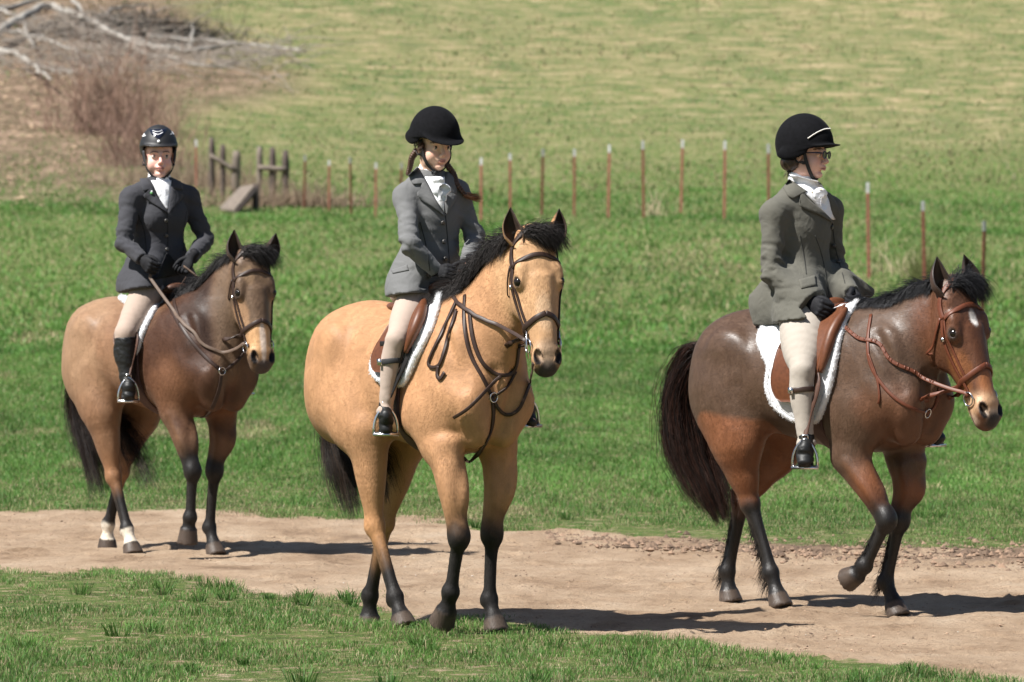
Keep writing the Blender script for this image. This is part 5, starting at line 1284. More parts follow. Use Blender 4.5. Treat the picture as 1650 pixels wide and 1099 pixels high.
def extra_glasses(c, kit, hd, hm, fr, pt):
    H = hd['H']; k = hd['k']; root, sf, A, Rm, r, low = hm
    fm = new_mat('dark_blue_glasses_frame', (.02, .02, .05), .3); gl = new_mat('grey_lens', (.03, .04, .045), .05, Alpha=.88)
    gk = MB()
    for y in (-1, 1):
        ring = [H(.1065 - .10 * (abs(.034 + .019 * math.cos(t)) - .02) ** 1 * .9, y * (.033 + .0205 * math.cos(t)), -.006 + .0165 * math.sin(t)) for t in np.linspace(0, 2 * math.pi, 21)]
        gk.tube(ring, [.0028] * 21, 6, cap=False); gk.tube([H(.100, y*.054, .002), H(.085, y*.070, .003), H(.03, y*.082, .0), H(-.008, y*.083, -.002)], [.0034, .0036, .0030, .0024], 6)
    gk.tube([H(.107, -.013, -.002), H(.110, 0, .001), H(.107, .013, -.002)], [.0018] * 3, 6); fo = kit.mb('glasses', gk, fm)
    for y in (-1, 1):
        mb = MB(); cc = H(.104, y*.033, -.006); ring = [H(.1060 - .09 * (abs(.034 + .019 * math.cos(t)) - .02), y * (.033 + .0195 * math.cos(t)), -.006 + .0155 * math.sin(t)) for t in np.linspace(0, 2 * math.pi, 21)[:-1]]
        mb.add([cc] + ring, [[0, i + 1, (i + 1) % 20 + 1] for i in range(20)]); kit.mb('lens', mb, gl, fo)
    mb = MB(); PP, N = lay_px(fr, sf, Z6((452, 345), (520, 300), (590, 268), (640, 262)), .004, 30)
    for p, n in zip(PP, N): mb.sphere(p, .0030, 6, 4)
    kit.mb('pearl_piping', mb, new_mat('pearl_white', (.75, .72, .66), .3), root)
    g = SDF(H(-.04, -.05, -.04) - .1, H(-.04, -.05, -.04) + .1, .004); g.ell(H(-.05, -.050, -.045), (.045, .038, .040), k=.01); g.ell(H(-.035, .045, -.04), (.04, .03, .036), k=.01); g.ell(H(-.07, 0, -.05), (.03, .055, .04), k=.03)
    V, Fq = g.mesh(1); V = cloth_fold(V, Fq, .005, 60, 4); kit.mesh('netted_hair', V, Fq, M_humanhair, attrs={'Col': np.tile((.035, .018, .012), (len(V), 1))})
    hair_wisps(kit, [H(-.06, -.03, -.08), H(-.07, 0, -.08), H(-.05, -.04, -.075)], [np.array([-.2, 0, -1.0]) * .03] * 3, 200, 1.0, (.03, .016, .01), M_humanhair, 5)

RC = [
 dict(label='child with two brown braids and a grey jacket riding the golden horse', size=.80, waistw=.118, hs=.92, head=(699, 234, .0), neck=(693, 272, 0), hyaw=R(30), htilt=.11, hroll=.0, gaze_l=-.15, hair=(.07, .035, .02), skin=(.72, .45, .34), handk=.78, thigh=1.12,
  pt=dict(pelvis=(676,458,0), waist=(693,402,0), chest=(696,345,0), neckb=(693,290,0), rsho=(653,317,-.135), lsho=(737,311,.135), relb=(660,394,-.205), lelb=(766,384,.20), rwri=(704,437,-.075), lwri=(752,424,.055), rhand=(725,437,-.055), lhand=(742,437,.035),
          rhip=(670,478,-.09), lhip=(712,478,.09), rkne=(638,548,-.285), lkne=(760,548,.285), rankle=(621,664,-.31), lankle=(843,652,.31), rtoe=(622,693,-.325), ltoe=(858,679,.315)),
  helmet=dict(c=(.002, 0, .052), r=(.127, .112, .130), brim=.045, low=-.010, drop=.034, mat=M_velvet, buckle=True, brim_tilt=-.35),
  jmat=mat_cloth('grey_herringbone_wool', (.130, .130, .130)), seammat=new_mat('grey_seam', (.03, .03, .03), .9), bmat=mat_cloth('beige_jodhpurs', (.37, .29, .24), .8, 500, .12, .04), boots='short', garter=.30, gartermat=M_strap,
  hem=0, tails=[[(665,430,-.10,.07,.10),(645,455,-.16,.05,.10),(634,470,-.20,.02,.07)]],
  hemcut=[((660,474,-.15),(.12,.0,-1),(-.5,-.35,-.5),(.40,.60,.08))],
  shirt=[(Z4((245,745),(272,810),(330,930),(405,1040)), Z4((418,745),(420,800),(415,930),(410,1050)))],
  lapels=[(Z4((190,650),(225,735),(265,800)), Z4((110,735),(120,785),(140,818))), (Z4((232,768),(265,800),(330,930),(412,1080)), Z4((205,838),(168,910),(290,1000),(414,1090))),
          (Z4((432,700),(424,800),(418,900)), Z4((500,760),(520,850),(510,900))), (Z4((420,860),(415,950),(425,1060)), Z4((500,905),(512,940),(428,1068)))],
  flaps=[(Z1((290,590),(340,572)), Z1((296,600),(345,590)))], buttons=Z1((450,441),(453,500),(456,553),(398,602),(408,606)), seams=[Z1((458,412),(464,480),(470,560),(470,610)), Z1((380,440),(400,520),(410,590))],
  knot=(712,302,-.03), tie=[((706,290,-.04),(.03,.03,.02)),((713,318,-.03),(.014,.024,.03))], pin=[(697,300,0),(714,302,0)], collar_h=.050, extra=extra_child),
 dict(label='adult rider in charcoal jacket and black dressage helmet on the brown dun horse', size=.96, waistw=.136, hs=1.04, head=(256, 252, .0), neck=(257, 291, 0), hyaw=R(9), htilt=-.03, hair=(.05, .03, .02), skin=(.72, .43, .36), blush=(.70, .24, .21), handk=.98, bust=True, thigh=1.08,
  pt=dict(pelvis=(252,448,0), waist=(254,398,0), chest=(255,348,0), neckb=(257,300,0), rsho=(211,320,-.185), lsho=(303,318,.185), relb=(199,389,-.27), lelb=(331,387,.26), rwri=(229,418,-.245), lwri=(308,416,.08), rhand=(242,430,-.235), lhand=(298,432,.05),
          rhip=(238,470,-.12), lhip=(282,470,.12), rkne=(202,536,-.345), lkne=(318,530,.345), rankle=(206,617,-.345), lankle=(384,606,.335), rtoe=(208,638,-.37), ltoe=(399,626,.35)),
  helmet=dict(c=(-.004, 0, .048), r=(.124, .1055, .128), brim=.012, low=.004, drop=.042, mat=new_mat('black_matt_shell', (.010, .010, .011), .55), brim_tilt=-.2),
  jmat=mat_cloth('charcoal_wool', (.046, .046, .052)), seammat=new_mat('charcoal_seam', (.01, .01, .01), .9), bmat=mat_cloth('tan_breeches', (.35, .27, .22), .8, 500, .12, .04), boots='tall', gartermat=M_strap,
  hem=0, tails=[[(225,430,-.14,.07,.11),(208,455,-.2,.05,.11),(203,466,-.22,.03,.10)]], hemcut=[((225,466,-.2),(.15,0,-1),(-.5,-.3,-.5),(.5,.62,.07))],
  shirt=[(Z3((458,278),(468,296),(490,345),(518,390)), Z3((538,278),(537,296),(530,345),(522,392)))],
  lapels=[(Z3((446,272),(455,290),(468,310)), Z3((415,275),(417,300),(425,322))), (Z3((462,300),(480,340),(518,400)), Z3((440,325),(428,345),(520,408))), (Z3((540,275),(538,290),(535,310)), Z3((572,285),(580,300),(582,315))), (Z3((536,305),(530,350),(524,402)), Z3((562,325),(585,340),(526,410)))],
  buttons=Z3((517,438),(518,498),(521,554)), seams=[Z3((522,408),(525,480),(525,556)), Z3((400,400),(430,480),(440,570)), Z3((600,400),(590,480),(590,560))],
  dark=[([(268,407),(258,428),(243,452)],[(270,407),(284,424),(300,440)])],
  knot=(262,306,-.02), tie=[((262,322,-.02),(.02,.03,.04))], pin=[(252,302,0),(259,303,0)], collar_h=.062, extra=extra_charcoal),
 dict(label='adult rider in olive grey jacket and glasses on the dark bay horse', size=.97, waistw=.125, hs=1.02, head=(1298, 246, .0), neck=(1292, 296, 0), hyaw=R(68), htilt=.05, hair=(.04, .02, .014), skin=(.70, .43, .35), blush=(.66, .26, .21), handk=1.0, thigh=1.45,
  pt=dict(pelvis=(1290,488,0), waist=(1289,430,0), chest=(1290,372,0), neckb=(1291,312,0), rsho=(1247,344,-.185), lsho=(1336,338,.185), relb=(1243,440,-.235), lelb=(1346,428,.235), rwri=(1305,487,-.185), lwri=(1372,472,.07), rhand=(1330,500,-.195), lhand=(1382,488,.03),
          rhip=(1298,515,-.12), lhip=(1340,515,.12), rkne=(1293,596,-.34), lkne=(1420,560,.34), rankle=(1299,716,-.345), lankle=(1492,690,.34), rtoe=(1296,744,-.40), ltoe=(1516,705,.35)),
  helmet=dict(c=(-.008, 0, .042), r=(.140, .120, .143), brim=.030, low=-.034, drop=.036, mat=M_velvet, tilt=.22, brim_tilt=-.10),
  jmat=mat_cloth('olive_grey_wool', (.100, .096, .080)), seammat=new_mat('olive_seam', (.03, .03, .025), .9), bmat=mat_cloth('cream_jodhpurs', (.35, .31, .265), .8, 500, .12, .04), boots='short', garter=.27, gartermat=new_mat('brown_garter', (.035, .018, .012), .4),
  hem=0, tails=[[(1262,470,-.12,.08,.12),(1235,495,-.16,.05,.11),(1215,503,-.18,.02,.09)],[(1350,450,.12,.03,.05),(1378,460,.20,.03,.04),(1402,472,.27,.02,.03)]], hemcut=[((1290,516,-.2),(.10,0,-1),(-.6,-.35,-.5),(.62,.62,.08))],
  shirt=[(Z5((490,265),(520,310),(560,350),(628,425)), Z5((590,290),(610,320),(635,370),(650,425)))],
  lapels=[(Z6((285,710),(350,760),(440,820)), Z6((235,800),(270,860),(310,885))), (Z6((385,800),(450,890),(560,975),(665,1085)), Z6((375,890),(370,950),(520,1020),(662,1092))), (Z6((590,810),(625,890),(650,1000),(690,1060)), Z6((640,850),(700,940),(720,1010),(692,1062)))],
  flaps=[(Z5((520,640),(578,624)), Z5((530,672),(583,660)))], buttons=Z5((636,453),(645,518),(662,578)), seams=[Z5((640,440),(650,520),(668,590),(700,705)), Z5((578,480),(605,560),(622,660),(640,760)), Z5((525,480),(540,560),(548,620))],
  knot=(1321,309,-.03), knot_r=.9, tie=[((1330,326,-.03),(.018,.025,.035))], pin=[(1310,310,0),(1323,306,0)], collar_h=.060, extra=extra_glasses),
]
RIDERS = [build_rider(c, h) for c, h in zip(RC, HORSES)]
# ------------------------------------------------------------------ tack: bridles, breast straps, saddles, pads
def leather(name, col, rough=.5):
    m = new_mat(name, col, rough); add_noise(m, 60, .18, .2, .001); nodes(m)[2].inputs['Specular IOR Level'].default_value = .35; return m
M_bit = new_mat('bit_steel', (.55, .55, .56), .2, Metallic=1.0)
def head_snap(hz, t, th, off=.004, n0=-.085):
    H = hz['H']; c = H(t, n0); d = unit(hz['nv'] * math.cos(th) + hz['sl'] * math.sin(th)); p, n = hz['surf'].hit(c + d * .30, -d)
    if p is None: p, n = c + d * .08, d
    if np.dot(n, d) < 0: n = -n
    return p + n * off, n
def head_strap(mb, hz, pts, w, t=.0022, off=.0045, n=None, sm=2, closed=False):
    q = catmull(pts, 6) if len(pts) > 2 else resample(pts, 12); PN = [head_snap(hz, a, b, off) for a, b in q]; P = np.array([p for p, _ in PN]); N = np.array([m for _, m in PN])
    for _ in range(sm + 2): P[1:-1] = .5 * P[1:-1] + .25 * (P[:-2] + P[2:]); N[1:-1] = .5 * N[1:-1] + .25 * (N[:-2] + N[2:])
    mb.tube(P, 1.0, flat=(w, t), up=N); return P
def torus(mb, c, ax, R_, r, n=26, m=8, part=1.0, start=0.0):
    ax = unit(ax); u = unit(np.cross(ax, [0.3, .2, 1.0])); v = np.cross(ax, u); mb.tube([c + R_ * (math.cos(t) * u + math.sin(t) * v) for t in np.linspace(start, start + 2 * math.pi * part, n)], [r] * n, m, cap=False)

def build_tack(q, hz, rd):
    fr, H = hz['fr'], hz['H']; D = math.radians; rt = hz['root']; s = hz['s']
    # ---- bridle
    kb = Kit('bridle', q['bridle_label'], 'bridle', hz, H(.1, -.1)); ml = q['leather']
    pads = q.get('br_off', 0)
    mb = MB(); head_strap(mb, hz, [(.118, D(-80)), (.100, D(-55)), (.082, D(-25)), (.078, 0), (.082, D(25)), (.100, D(55)), (.118, D(80))], .0105, .0035, .005); kb.mb('browband', mb, ml)
    mb = MB(); head_strap(mb, hz, [(.118, D(-80)), (.06, D(-84)), (.0, D(-70)), (-.035, D(-35)), (-.04, 0), (-.035, D(35)), (.0, D(70)), (.06, D(84)), (.118, D(80))], .012, .003, .006); kb.mb('headpiece', mb, ml)
    for y in (-1, 1):
        mb = MB(); head_strap(mb, hz, [(.105, D(82*y)), (.20, D(92*y)), (.30, D(92*y)), (.40, D(80*y)), (.448, D(74*y))], .0072, .003, .0055); o = kb.mb('cheekpiece', mb, ml)
        mb = MB(); 
        for tt in (.20,): p, n = head_snap(hz, tt, D(92*y), .010); mb.box(p, (.0045, .008, .010), rot=np.array([n, np.cross(hz['a'], n), hz['a']]).T)
        kb.mb('buckle', mb, M_bit, o)
        mb = MB(); head_strap(mb, hz, [(.11, D(78*y)), (.20, D(80*y)), (.30, D(76*y)), (.385, D(68*y))], .0060, .0028, .0045); kb.mb('noseband_hanger', mb, ml)
        mb = MB(); head_strap(mb, hz, [(.11, D(86*y)), (.165, D(106*y)), (.215, D(128*y)), (.25, D(155*y)), (.255, D(179*y))], .0058, .0025, .009); kb.mb('throatlatch', mb, ml)
    mb = MB(); head_strap(mb, hz, [(.345 + .050 * abs(math.sin(D(a) / 2)) * 1.3, D(a)) for a in range(0, 361, 24)], .0125, .0042, .006); kb.mb('noseband', mb, ml)
    rings = {}
    for y in (-1, 1):
        p, n = head_snap(hz, .462, D(78*y), .010); rings[y] = p; mb = MB(); torus(mb, p + hz['a'] * .008, n, .031, .0036)
        if q.get('fullcheek'): mb.tube([p + n * .004 - hz['a'] * .055 + hz['nv'] * .012, p + n * .006, p + n * .004 + hz['a'] * .065], [.0032, .0045, .0032], 8)
        kb.mb('bit_ring', mb, M_bit)
    sb = hz['sdf']; W = rd['W']; fist = {-1: W['r'](.062, .0, .020), 1: W['l'](.062, .0, .020)}
    rng_w = q.get('rein_w', .0085)
    P_ = rope(fr, q['rein'], rings[-1], fist[-1], 60, sb, .010); P_[0] = rings[-1]; P_[-1] = fist[-1]
    mb = MB(); up = np.tile(fr.M @ np.array([-.2, -1, .35]), (60, 1)); mb.tube(P_, 1.0, flat=(rng_w, .0022), up=up)
    if q.get('plait'):
        for k in range(26): i = 14 + k * 44 / 26; a = P_[int(i)]; mb.box(a, (.0045, .0035, .0095), rot=None)
    kb.mb('rein', mb, q.get('rein_mat', ml))
    mid = (rings[1] + fist[1]) / 2 + np.array([-.02, .10, -.03]); P2 = push_out(sb, catmull([rings[1], mid, fist[1]], 20), .010); mb = MB(); mb.tube(P2, 1.0, flat=(rng_w, .0022), up=np.tile([0, 1.0, .3], (len(P2), 1))); kb.mb('rein', mb, q.get('rein_mat', ml))
    if q.get('slack'):
        mb = MB()
        for L_ in q['slack']: strap_px(mb, fr, hz['surf'], L_, rng_w * .9, .0022, .010)
        kb.mb('rein_loop', mb, q.get('rein_mat', ml))
    if q.get('over'):
        mb = MB()
        for L_ in q['over']: P3 = rope(fr, L_, fist[-1], fist[-1] + (fist[1] - fist[-1]) * .7, 20, sb, .012); mb.tube(P3, 1.0, flat=(rng_w * .8, .002), up=np.tile([0, -.5, 1.0], (20, 1)))
        kb.mb('rein_end', mb, q.get('rein_mat', ml))
    # ---- breast strap
    kc = Kit('breast_strap', q['breast_label'], 'breastplate', hz, hz['L'](.2, 0, 1.0)); 
    for i, (L_, w) in enumerate(q['breast']):
        mb = MB(); strap_px(mb, fr, hz['surf'], L_, w, .0028, .006); kc.mb('strap', mb, ml)
    r = hz['surf'].px(fr, *q['ring'], .012)
    if r: mb = MB(); torus(mb, r[0], r[1], .021, .0035); kc.mb('ring', mb, M_bit)
    # ---- fleece pad and saddle
    def edge(px):
        out = []
        for x, y in resample(catmull(px, 4), 24):
            h = hz['surf'].px(fr, x, y, 0)
            if h is not None and h[0][1] < .08: out.append((phi_of(hz, h[0]), h[0][0]))
        out = np.array(sorted(out)); return out
    ef, eb = edge(q['pad_front']), edge(q['pad_back']); p1 = max(ef[:, 0].max(), .5); print('pad', ef[0], ef[-1], eb[0], eb[-1])
    kp = Kit('saddle_pad', q['pad_label'], 'saddle pad', hz, hz['L'](-.3, 0, 1.4))
    def sheet(edge_f, edge_b, phi1, off, th, side, nu=26, nv=30, rnd=.16, xs=0.0, phi0=0.0):
        top = []; bot = []
        for i in range(nv):
            ph = phi0 + (phi1 - phi0) * i / (nv - 1); xf = np.interp(ph, edge_f[:, 0], edge_f[:, 1]) + xs; xb = np.interp(ph, edge_b[:, 0], edge_b[:, 1])
            tn = max(0, (i / (nv - 1) - (1 - rnd)) / rnd); sh = (1 - math.sqrt(max(0, 1 - tn * tn * .96))) * .45; xm = (xf + xb) / 2; xf, xb = xf - (xf - xm) * sh * .35, xb + (xm - xb) * sh * 1.6
            for j in range(nu):
                x = xb + (xf - xb) * j / (nu - 1); p, n = wrap_pt(hz, x, ph, 0, side=side); e = off if np.ndim(off) == 0 else off[0]; top.append(p + n * e); bot.append(p + n * (e - th))
        T_ = np.array(top).reshape(nv, nu, 3)
        for _ in range(3):
            Q_ = T_.copy(); Q_[1:-1, 1:-1] = .4 * T_[1:-1, 1:-1] + .15 * (T_[:-2, 1:-1] + T_[2:, 1:-1] + T_[1:-1, :-2] + T_[1:-1, 2:]); T_ = Q_
        B_ = np.array(bot).reshape(nv, nu, 3); return T_, B_
    def closed(T_, B_, puff=0.0, seed=1):
        nv, nu = T_.shape[:2]; m = nv * nu; V = np.vstack([T_.reshape(-1, 3), B_.reshape(-1, 3)]); Fs = []
        for i in range(nv - 1):
            for j in range(nu - 1): a = i * nu + j; qd = [a, a + 1, a + nu + 1, a + nu]; Fs.append(qd); Fs.append([k + m for k in qd[::-1]])
        ring = [j for j in range(nu)] + [i * nu + nu - 1 for i in range(1, nv)] + [(nv - 1) * nu + j for j in range(nu - 2, -1, -1)] + [i * nu for i in range(nv - 2, 0, -1)]
        for k in range(len(ring)): a, b = ring[k], ring[(k + 1) % len(ring)]; Fs.append([a, b, b + m, a + m])
        return V, Fs
    rng = np.random.default_rng(8)
    for sd in (-1, 1):
        T_, B_ = sheet(ef, eb, p1, .012, .010, sd, nu=46, nv=46); V, Fs = closed(T_, B_); kp.mesh('felt', V, Fs, q['padmat2'])
        # fleece: fat rolled rim all round, fuzzy with short tufts
        nv, nu = T_.shape[:2]; edgeP = np.vstack([T_[2:, -1], T_[-1, ::-1], T_[::-1, 0][:-2]]); mb = MB(); eP = resample(edgeP, 120)
        rr = .016 + .002 * rng.random(120); mb.tube(eP, rr, 10)
        if q.get('fleece_all'): T2, B2 = T_ + (T_ - B_) * (.9 + .35 * rng.random(T_.shape[:2])[..., None]), T_; V2, F2 = closed(T2, B2); N2 = len(mb.v[0]); mb.add(V2, F2)
        kp.mb('fleece_rim', mb, q['padmat'])
        base = []; nrm = []
        for i in range(4500):
            k = rng.integers(0, 119); a = eP[k] + (eP[k + 1] - eP[k]) * rng.random(); tdir = unit(eP[k + 1] - eP[k]); d = unit(rng.normal(size=3)); d = unit(d - tdir * np.dot(d, tdir)); base.append(a + d * .015); nrm.append(d)
        if q.get('fleece_all'):
            for i in range(0):
                a, b = rng.integers(1, nv - 1), rng.integers(1, nu - 1); n_ = unit(T_[a, b] - B_[a, b]); base.append(T2[a, b] + (T2[a, b] - T2[a - 1, b - 1]) * rng.random() * 1.0 + rng.normal(size=3) * .003); nrm.append(n_)
        base = np.array(base); nrm = np.array(nrm); d = nrm + rng.normal(size=nrm.shape) * .35; S_ = np.stack([base, base + d * .0025, base + d * .0045 + rng.normal(size=base.shape) * .001, base + d * .006 + rng.normal(size=base.shape) * .0015], 1)
        v, f, _ = hair_mesh(S_, .0016, rng); kp.mesh('fleece_pile', v, f, q['padmat'])
    ks = Kit('saddle', q['saddle_label'], 'saddle', hz, hz['L'](-.32, 0, 1.45)); sm_ = q['saddle_mat']
    ff = edge(q['flap_front']); fb = ff.copy(); fb[:, 1] -= q.get('flap_w', .13); print('flap', ff[0], ff[-1])
    pel = rd['pt']['pelvis']; x0 = pel[0]
    g = SDF((x0 - .40, -.3, 1.1 * s), (x0 + .45, .3, 1.75 * s), .008); zt = lambda x: hz['surf'].hit(np.array([x, 0, 2.2]), np.array([0, 0, -1.0]))[0][2]
    xs_ = [x0 - .11, x0 - .06, x0, x0 + .12, x0 + .22]; g.chain([np.array([x, 0, zt(x) + d]) for x, d in zip(xs_, (.026, .026, .025, .030, .040))], [(.11, .025), (.13, .03), (.12, .03), (.09, .03), (.07, .03)], u=(0, 1, 0), k=.02, n=5)
    V, Fq = g.mesh(1); ks.mesh('seat', V, Fq, sm_)
    for sd in (-1, 1):
        T_, B_ = sheet(ff, fb, ff[:, 0].max(), .046, .008, sd, nu=20, nv=30, rnd=.3, phi0=.25); V, Fs = closed(T_, B_); fl = ks.mesh('flap', V, Fs, sm_)
        mb = MB(); mb.tube(resample(T_[:, -1], 40), 1.0, flat=(.008, .004), up=[T_[min(29, int(i * .75)), -1] - B_[min(29, int(i * .75)), -1] for i in range(40)]); ks.mb('flap_edge', mb, q['edge_mat'], fl)
        e2 = (T_[1:int(30 * .7), -1] * .55 + B_[1:int(30 * .7), -1] * .45) + np.array([.022, 0, 0]); mb = MB(); rr_ = np.sin(np.linspace(.35, 2.9, len(e2))) * .024 + .004; mb.tube(resample(e2, len(e2)), rr_, 10); ks.mb('knee_roll', mb, q['roll_mat'])
        if q.get('billet'): T3, B3 = sheet(ff + [0, .03], ff + [0, -.012], q['billet'][1], .036, .02, sd, nu=5, nv=6, phi0=q['billet'][0], rnd=.01); V, Fs = closed(T3, B3); ks.mesh('keeper_strap', V, Fs, M_white_cloth)
        gx = q['girth_x']; PN = [wrap_pt(hz, gx, ph, .008, side=sd) for ph in np.linspace(1.25, math.pi, 26)]; mb = MB(); Pg = np.array([p for p, _ in PN]); 
        for _ in range(3): Pg[1:-1] = .5 * Pg[1:-1] + .25 * (Pg[:-2] + Pg[2:])
        mb.tube(Pg, 1.0, flat=(.045, .006), up=[n for _, n in PN]); ks.mb('girth', mb, q['girth_mat'])
    for key, sd in (('r', -1), ('l', 1)):
        A_, T_ = rd['pt'][key + 'ankle'], rd['pt'][key + 'toe']; z_ = rd['kit'] and q['size']; fd = unit((T_ - A_) * [1, 1, 0]); L_ = np.linalg.norm((T_ - A_)[:2]); sl_ = np.cross([0, 0, 1.0], fd)
        c = A_ + fd * L_ * .62 + [0, 0, (T_[2] - A_[2]) * .75 - .050 * z_]; w = .060 * max(z_, .9); hh = .135 * max(z_, .92)
        o = None; mb = MB(); arch = [c + sl_ * (w * math.cos(t) ) * (1 - .35 * max(0, math.sin(t)) ** 3) + np.array([0, 0, hh * max(0, math.sin(t)) ** .8]) for t in np.linspace(0, math.pi, 23)]; mb.tube(arch, [.0068] * 23, 8)
        top = c + [0, 0, hh]; mb.tube([top + sl_ * .014 + [0, 0, .0], top + sl_ * .012 + [0, 0, .02], top - sl_ * .012 + [0, 0, .02], top - sl_ * .014], [.0045] * 4, 6); st = ks.mb('stirrup', mb, M_steel)
        mb = MB(); mb.box(c, (.023, w + .004, .0065), rot=np.array([fd, sl_, [0, 0, 1.0]]).T); mb2 = ks.mb('tread', mb, M_steel, st); mb = MB(); mb.box(c + [0, 0, .0085], (.016, w * .85, .003), rot=np.array([fd, sl_, [0, 0, 1.0]]).T); ks.mb('tread_pad', mb, M_strap, st)
        hp, hn = wrap_pt(hz, x0 + .12, .95, .05, side=sd); kn = rd['pt'][key + 'kne']
        mids = [top + [0, 0, .012], top * .6 + (kn + [.05, -sd * .035, -.05]) * .4, kn + [.055, -sd * .04, -.02], hp]; mb = MB(); Q_ = catmull(mids, 8); mb.tube(Q_, 1.0, flat=(.011, .0028), up=np.tile([.4, sd * 1.0, 0], (len(Q_), 1))); ks.mb('stirrup_leather', mb, q['strapm'])
    return ks

L_dark = leather('dark_havana_leather', (.030, .015, .010)); L_red = leather('red_brown_leather', (.105, .030, .013)); L_tan = leather('tan_saddle_leather', (.105, .036, .015), .45); L_blk = leather('black_leather', (.012, .010, .010)); L_rein = leather('worn_rein_leather', (.10, .065, .045), .6)
L_mid = leather('brown_saddle_leather', (.07, .030, .017)); M_fleece = fuzz(90, (.70, .70, .71), 'white_fleece'); M_felt = fuzz(40, (.035, .018, .012), 'dark_felt', .3); M_girth = new_mat('quilted_brown_girth', (.055, .022, .017), .7); add_noise(M_girth, 25, .2, .6, .004)
TQ = [
 dict(size=.80, bridle_label='dark leather bridle with full cheek bit on the golden horse', breast_label='dark leather breast strap crossing the chest of the golden horse', pad_label='white fleece edged saddle pad on the golden horse', saddle_label='tan saddle on the golden horse under the child',
  leather=L_dark, fullcheek=True, rein=[(846,548),(830,538),(800,522),(765,502),(746,491),(737,476),(735,455)],
  slack=[[(738,484),(724,514),(708,548),(694,578),(692,590),(700,593),(710,588),(717,566),(726,534),(737,500)],[(708,590),(706,604),(710,612),(718,600)],[(862,585),(856,604),(846,634),(836,658),(822,668),(808,664),(796,648),(790,640)],[(733,672),(752,660),(772,640),(790,620),(808,606)]],
  breast=[([(750,476),(748,508),(751,545),(760,576),(776,606),(790,636)],.0085),([(757,500),(762,545),(776,582),(794,600),(812,605),(826,600),(832,585),(835,560)],.009),([(831,598),(820,618),(806,632),(793,640)],.006),([(793,644),(794,668),(790,694),(780,716),(766,736),(754,746),(748,740)],.010)], ring=(793,640),
  pad_front=[(722,456),(712,480),(705,502),(697,530),(683,559),(663,598),(654,618)], pad_back=[(660,480),(645,520),(624,550),(609,575),(605,600),(625,622)], padmat=M_fleece, padmat2=M_fleece,
  flap_w=.24, flap_front=[(705,461),(692,490),(683,520),(670,550),(659,580),(652,602)], saddle_mat=L_tan, edge_mat=L_dark, roll_mat=L_tan, girth_mat=M_girth, girth_x=-.16, strapm=L_blk, billet=(.62,.72)),
 dict(size=.96, bridle_label='dark leather bridle on the brown dun horse', breast_label='dark leather breast strap with steel ring on the brown dun horse', pad_label='white fleece edged saddle pad on the brown dun horse', saddle_label='dark brown saddle on the brown dun horse under the rider in charcoal',
  leather=L_dark, rein=[(396,550),(380,562),(355,568),(330,556),(300,526),(265,480),(240,445)], rein_mat=L_rein,
  breast=[([(264,474),(285,515),(305,545),(330,574),(352,594)],.010),([(300,446),(290,462),(281,480),(284,500),(291,520)],.010),([(358,600),(375,588),(392,570),(402,556)],.009),([(356,602),(353,624),(346,648),(336,666),(324,673)],.011)], ring=(356,598),
  pad_front=[(277,458),(259,485),(244,512),(232,537),(224,562),(220,575)], pad_back=[(222,478),(207,510),(196,540),(194,572)], padmat=M_fleece, padmat2=M_fleece,
  flap_front=[(252,472),(246,486),(233,511),(222,537),(216,560)], saddle_mat=L_mid, edge_mat=L_mid, roll_mat=L_mid, girth_mat=M_girth, girth_x=-.20, strapm=L_mid, flap_w=.17),
 dict(size=.97, bridle_label='red brown leather bridle on the dark bay horse', breast_label='thin dark strap hanging round the neck of the dark bay horse', pad_label='shaped white fleece saddle pad on the dark bay horse', saddle_label='chestnut brown saddle on the dark bay horse under the rider in glasses',
  leather=L_red, rein=[(1563,634),(1530,626),(1485,608),(1430,577),(1380,545),(1345,515),(1338,505)], rein_mat=L_red, plait=True, over=[[(1336,500),(1350,490),(1368,488),(1384,494)],[(1340,504),(1362,502),(1380,500),(1394,498)]],
  breast=[([(1404,508),(1399,545),(1401,580),(1412,606),(1436,636),(1465,656),(1492,665)],.0075),([(1400,570),(1408,592),(1414,612),(1418,640),(1416,650)],.005),([(1492,665),(1503,658),(1510,642),(1511,620)],.008)], ring=(1492,665),
  pad_front=[(1374,500),(1362,520),(1353,550),(1345,590),(1336,630),(1322,676)], pad_back=[(1240,520),(1226,545),(1234,570),(1244,590),(1240,620),(1250,650),(1276,682)], padmat=M_fleece, padmat2=M_fleece, fleece_all=True,
  flap_w=.27, flap_front=[(1366,508),(1351,530),(1340,552),(1332,576),(1326,600),(1319,645)], saddle_mat=L_tan, edge_mat=L_tan, roll_mat=L_tan, girth_mat=M_girth, girth_x=-.17, strapm=L_mid, billet=(.80,.92)),
]
TACK = [build_tack(q, h, r) for q, h, r in zip(TQ, HORSES, RIDERS)]
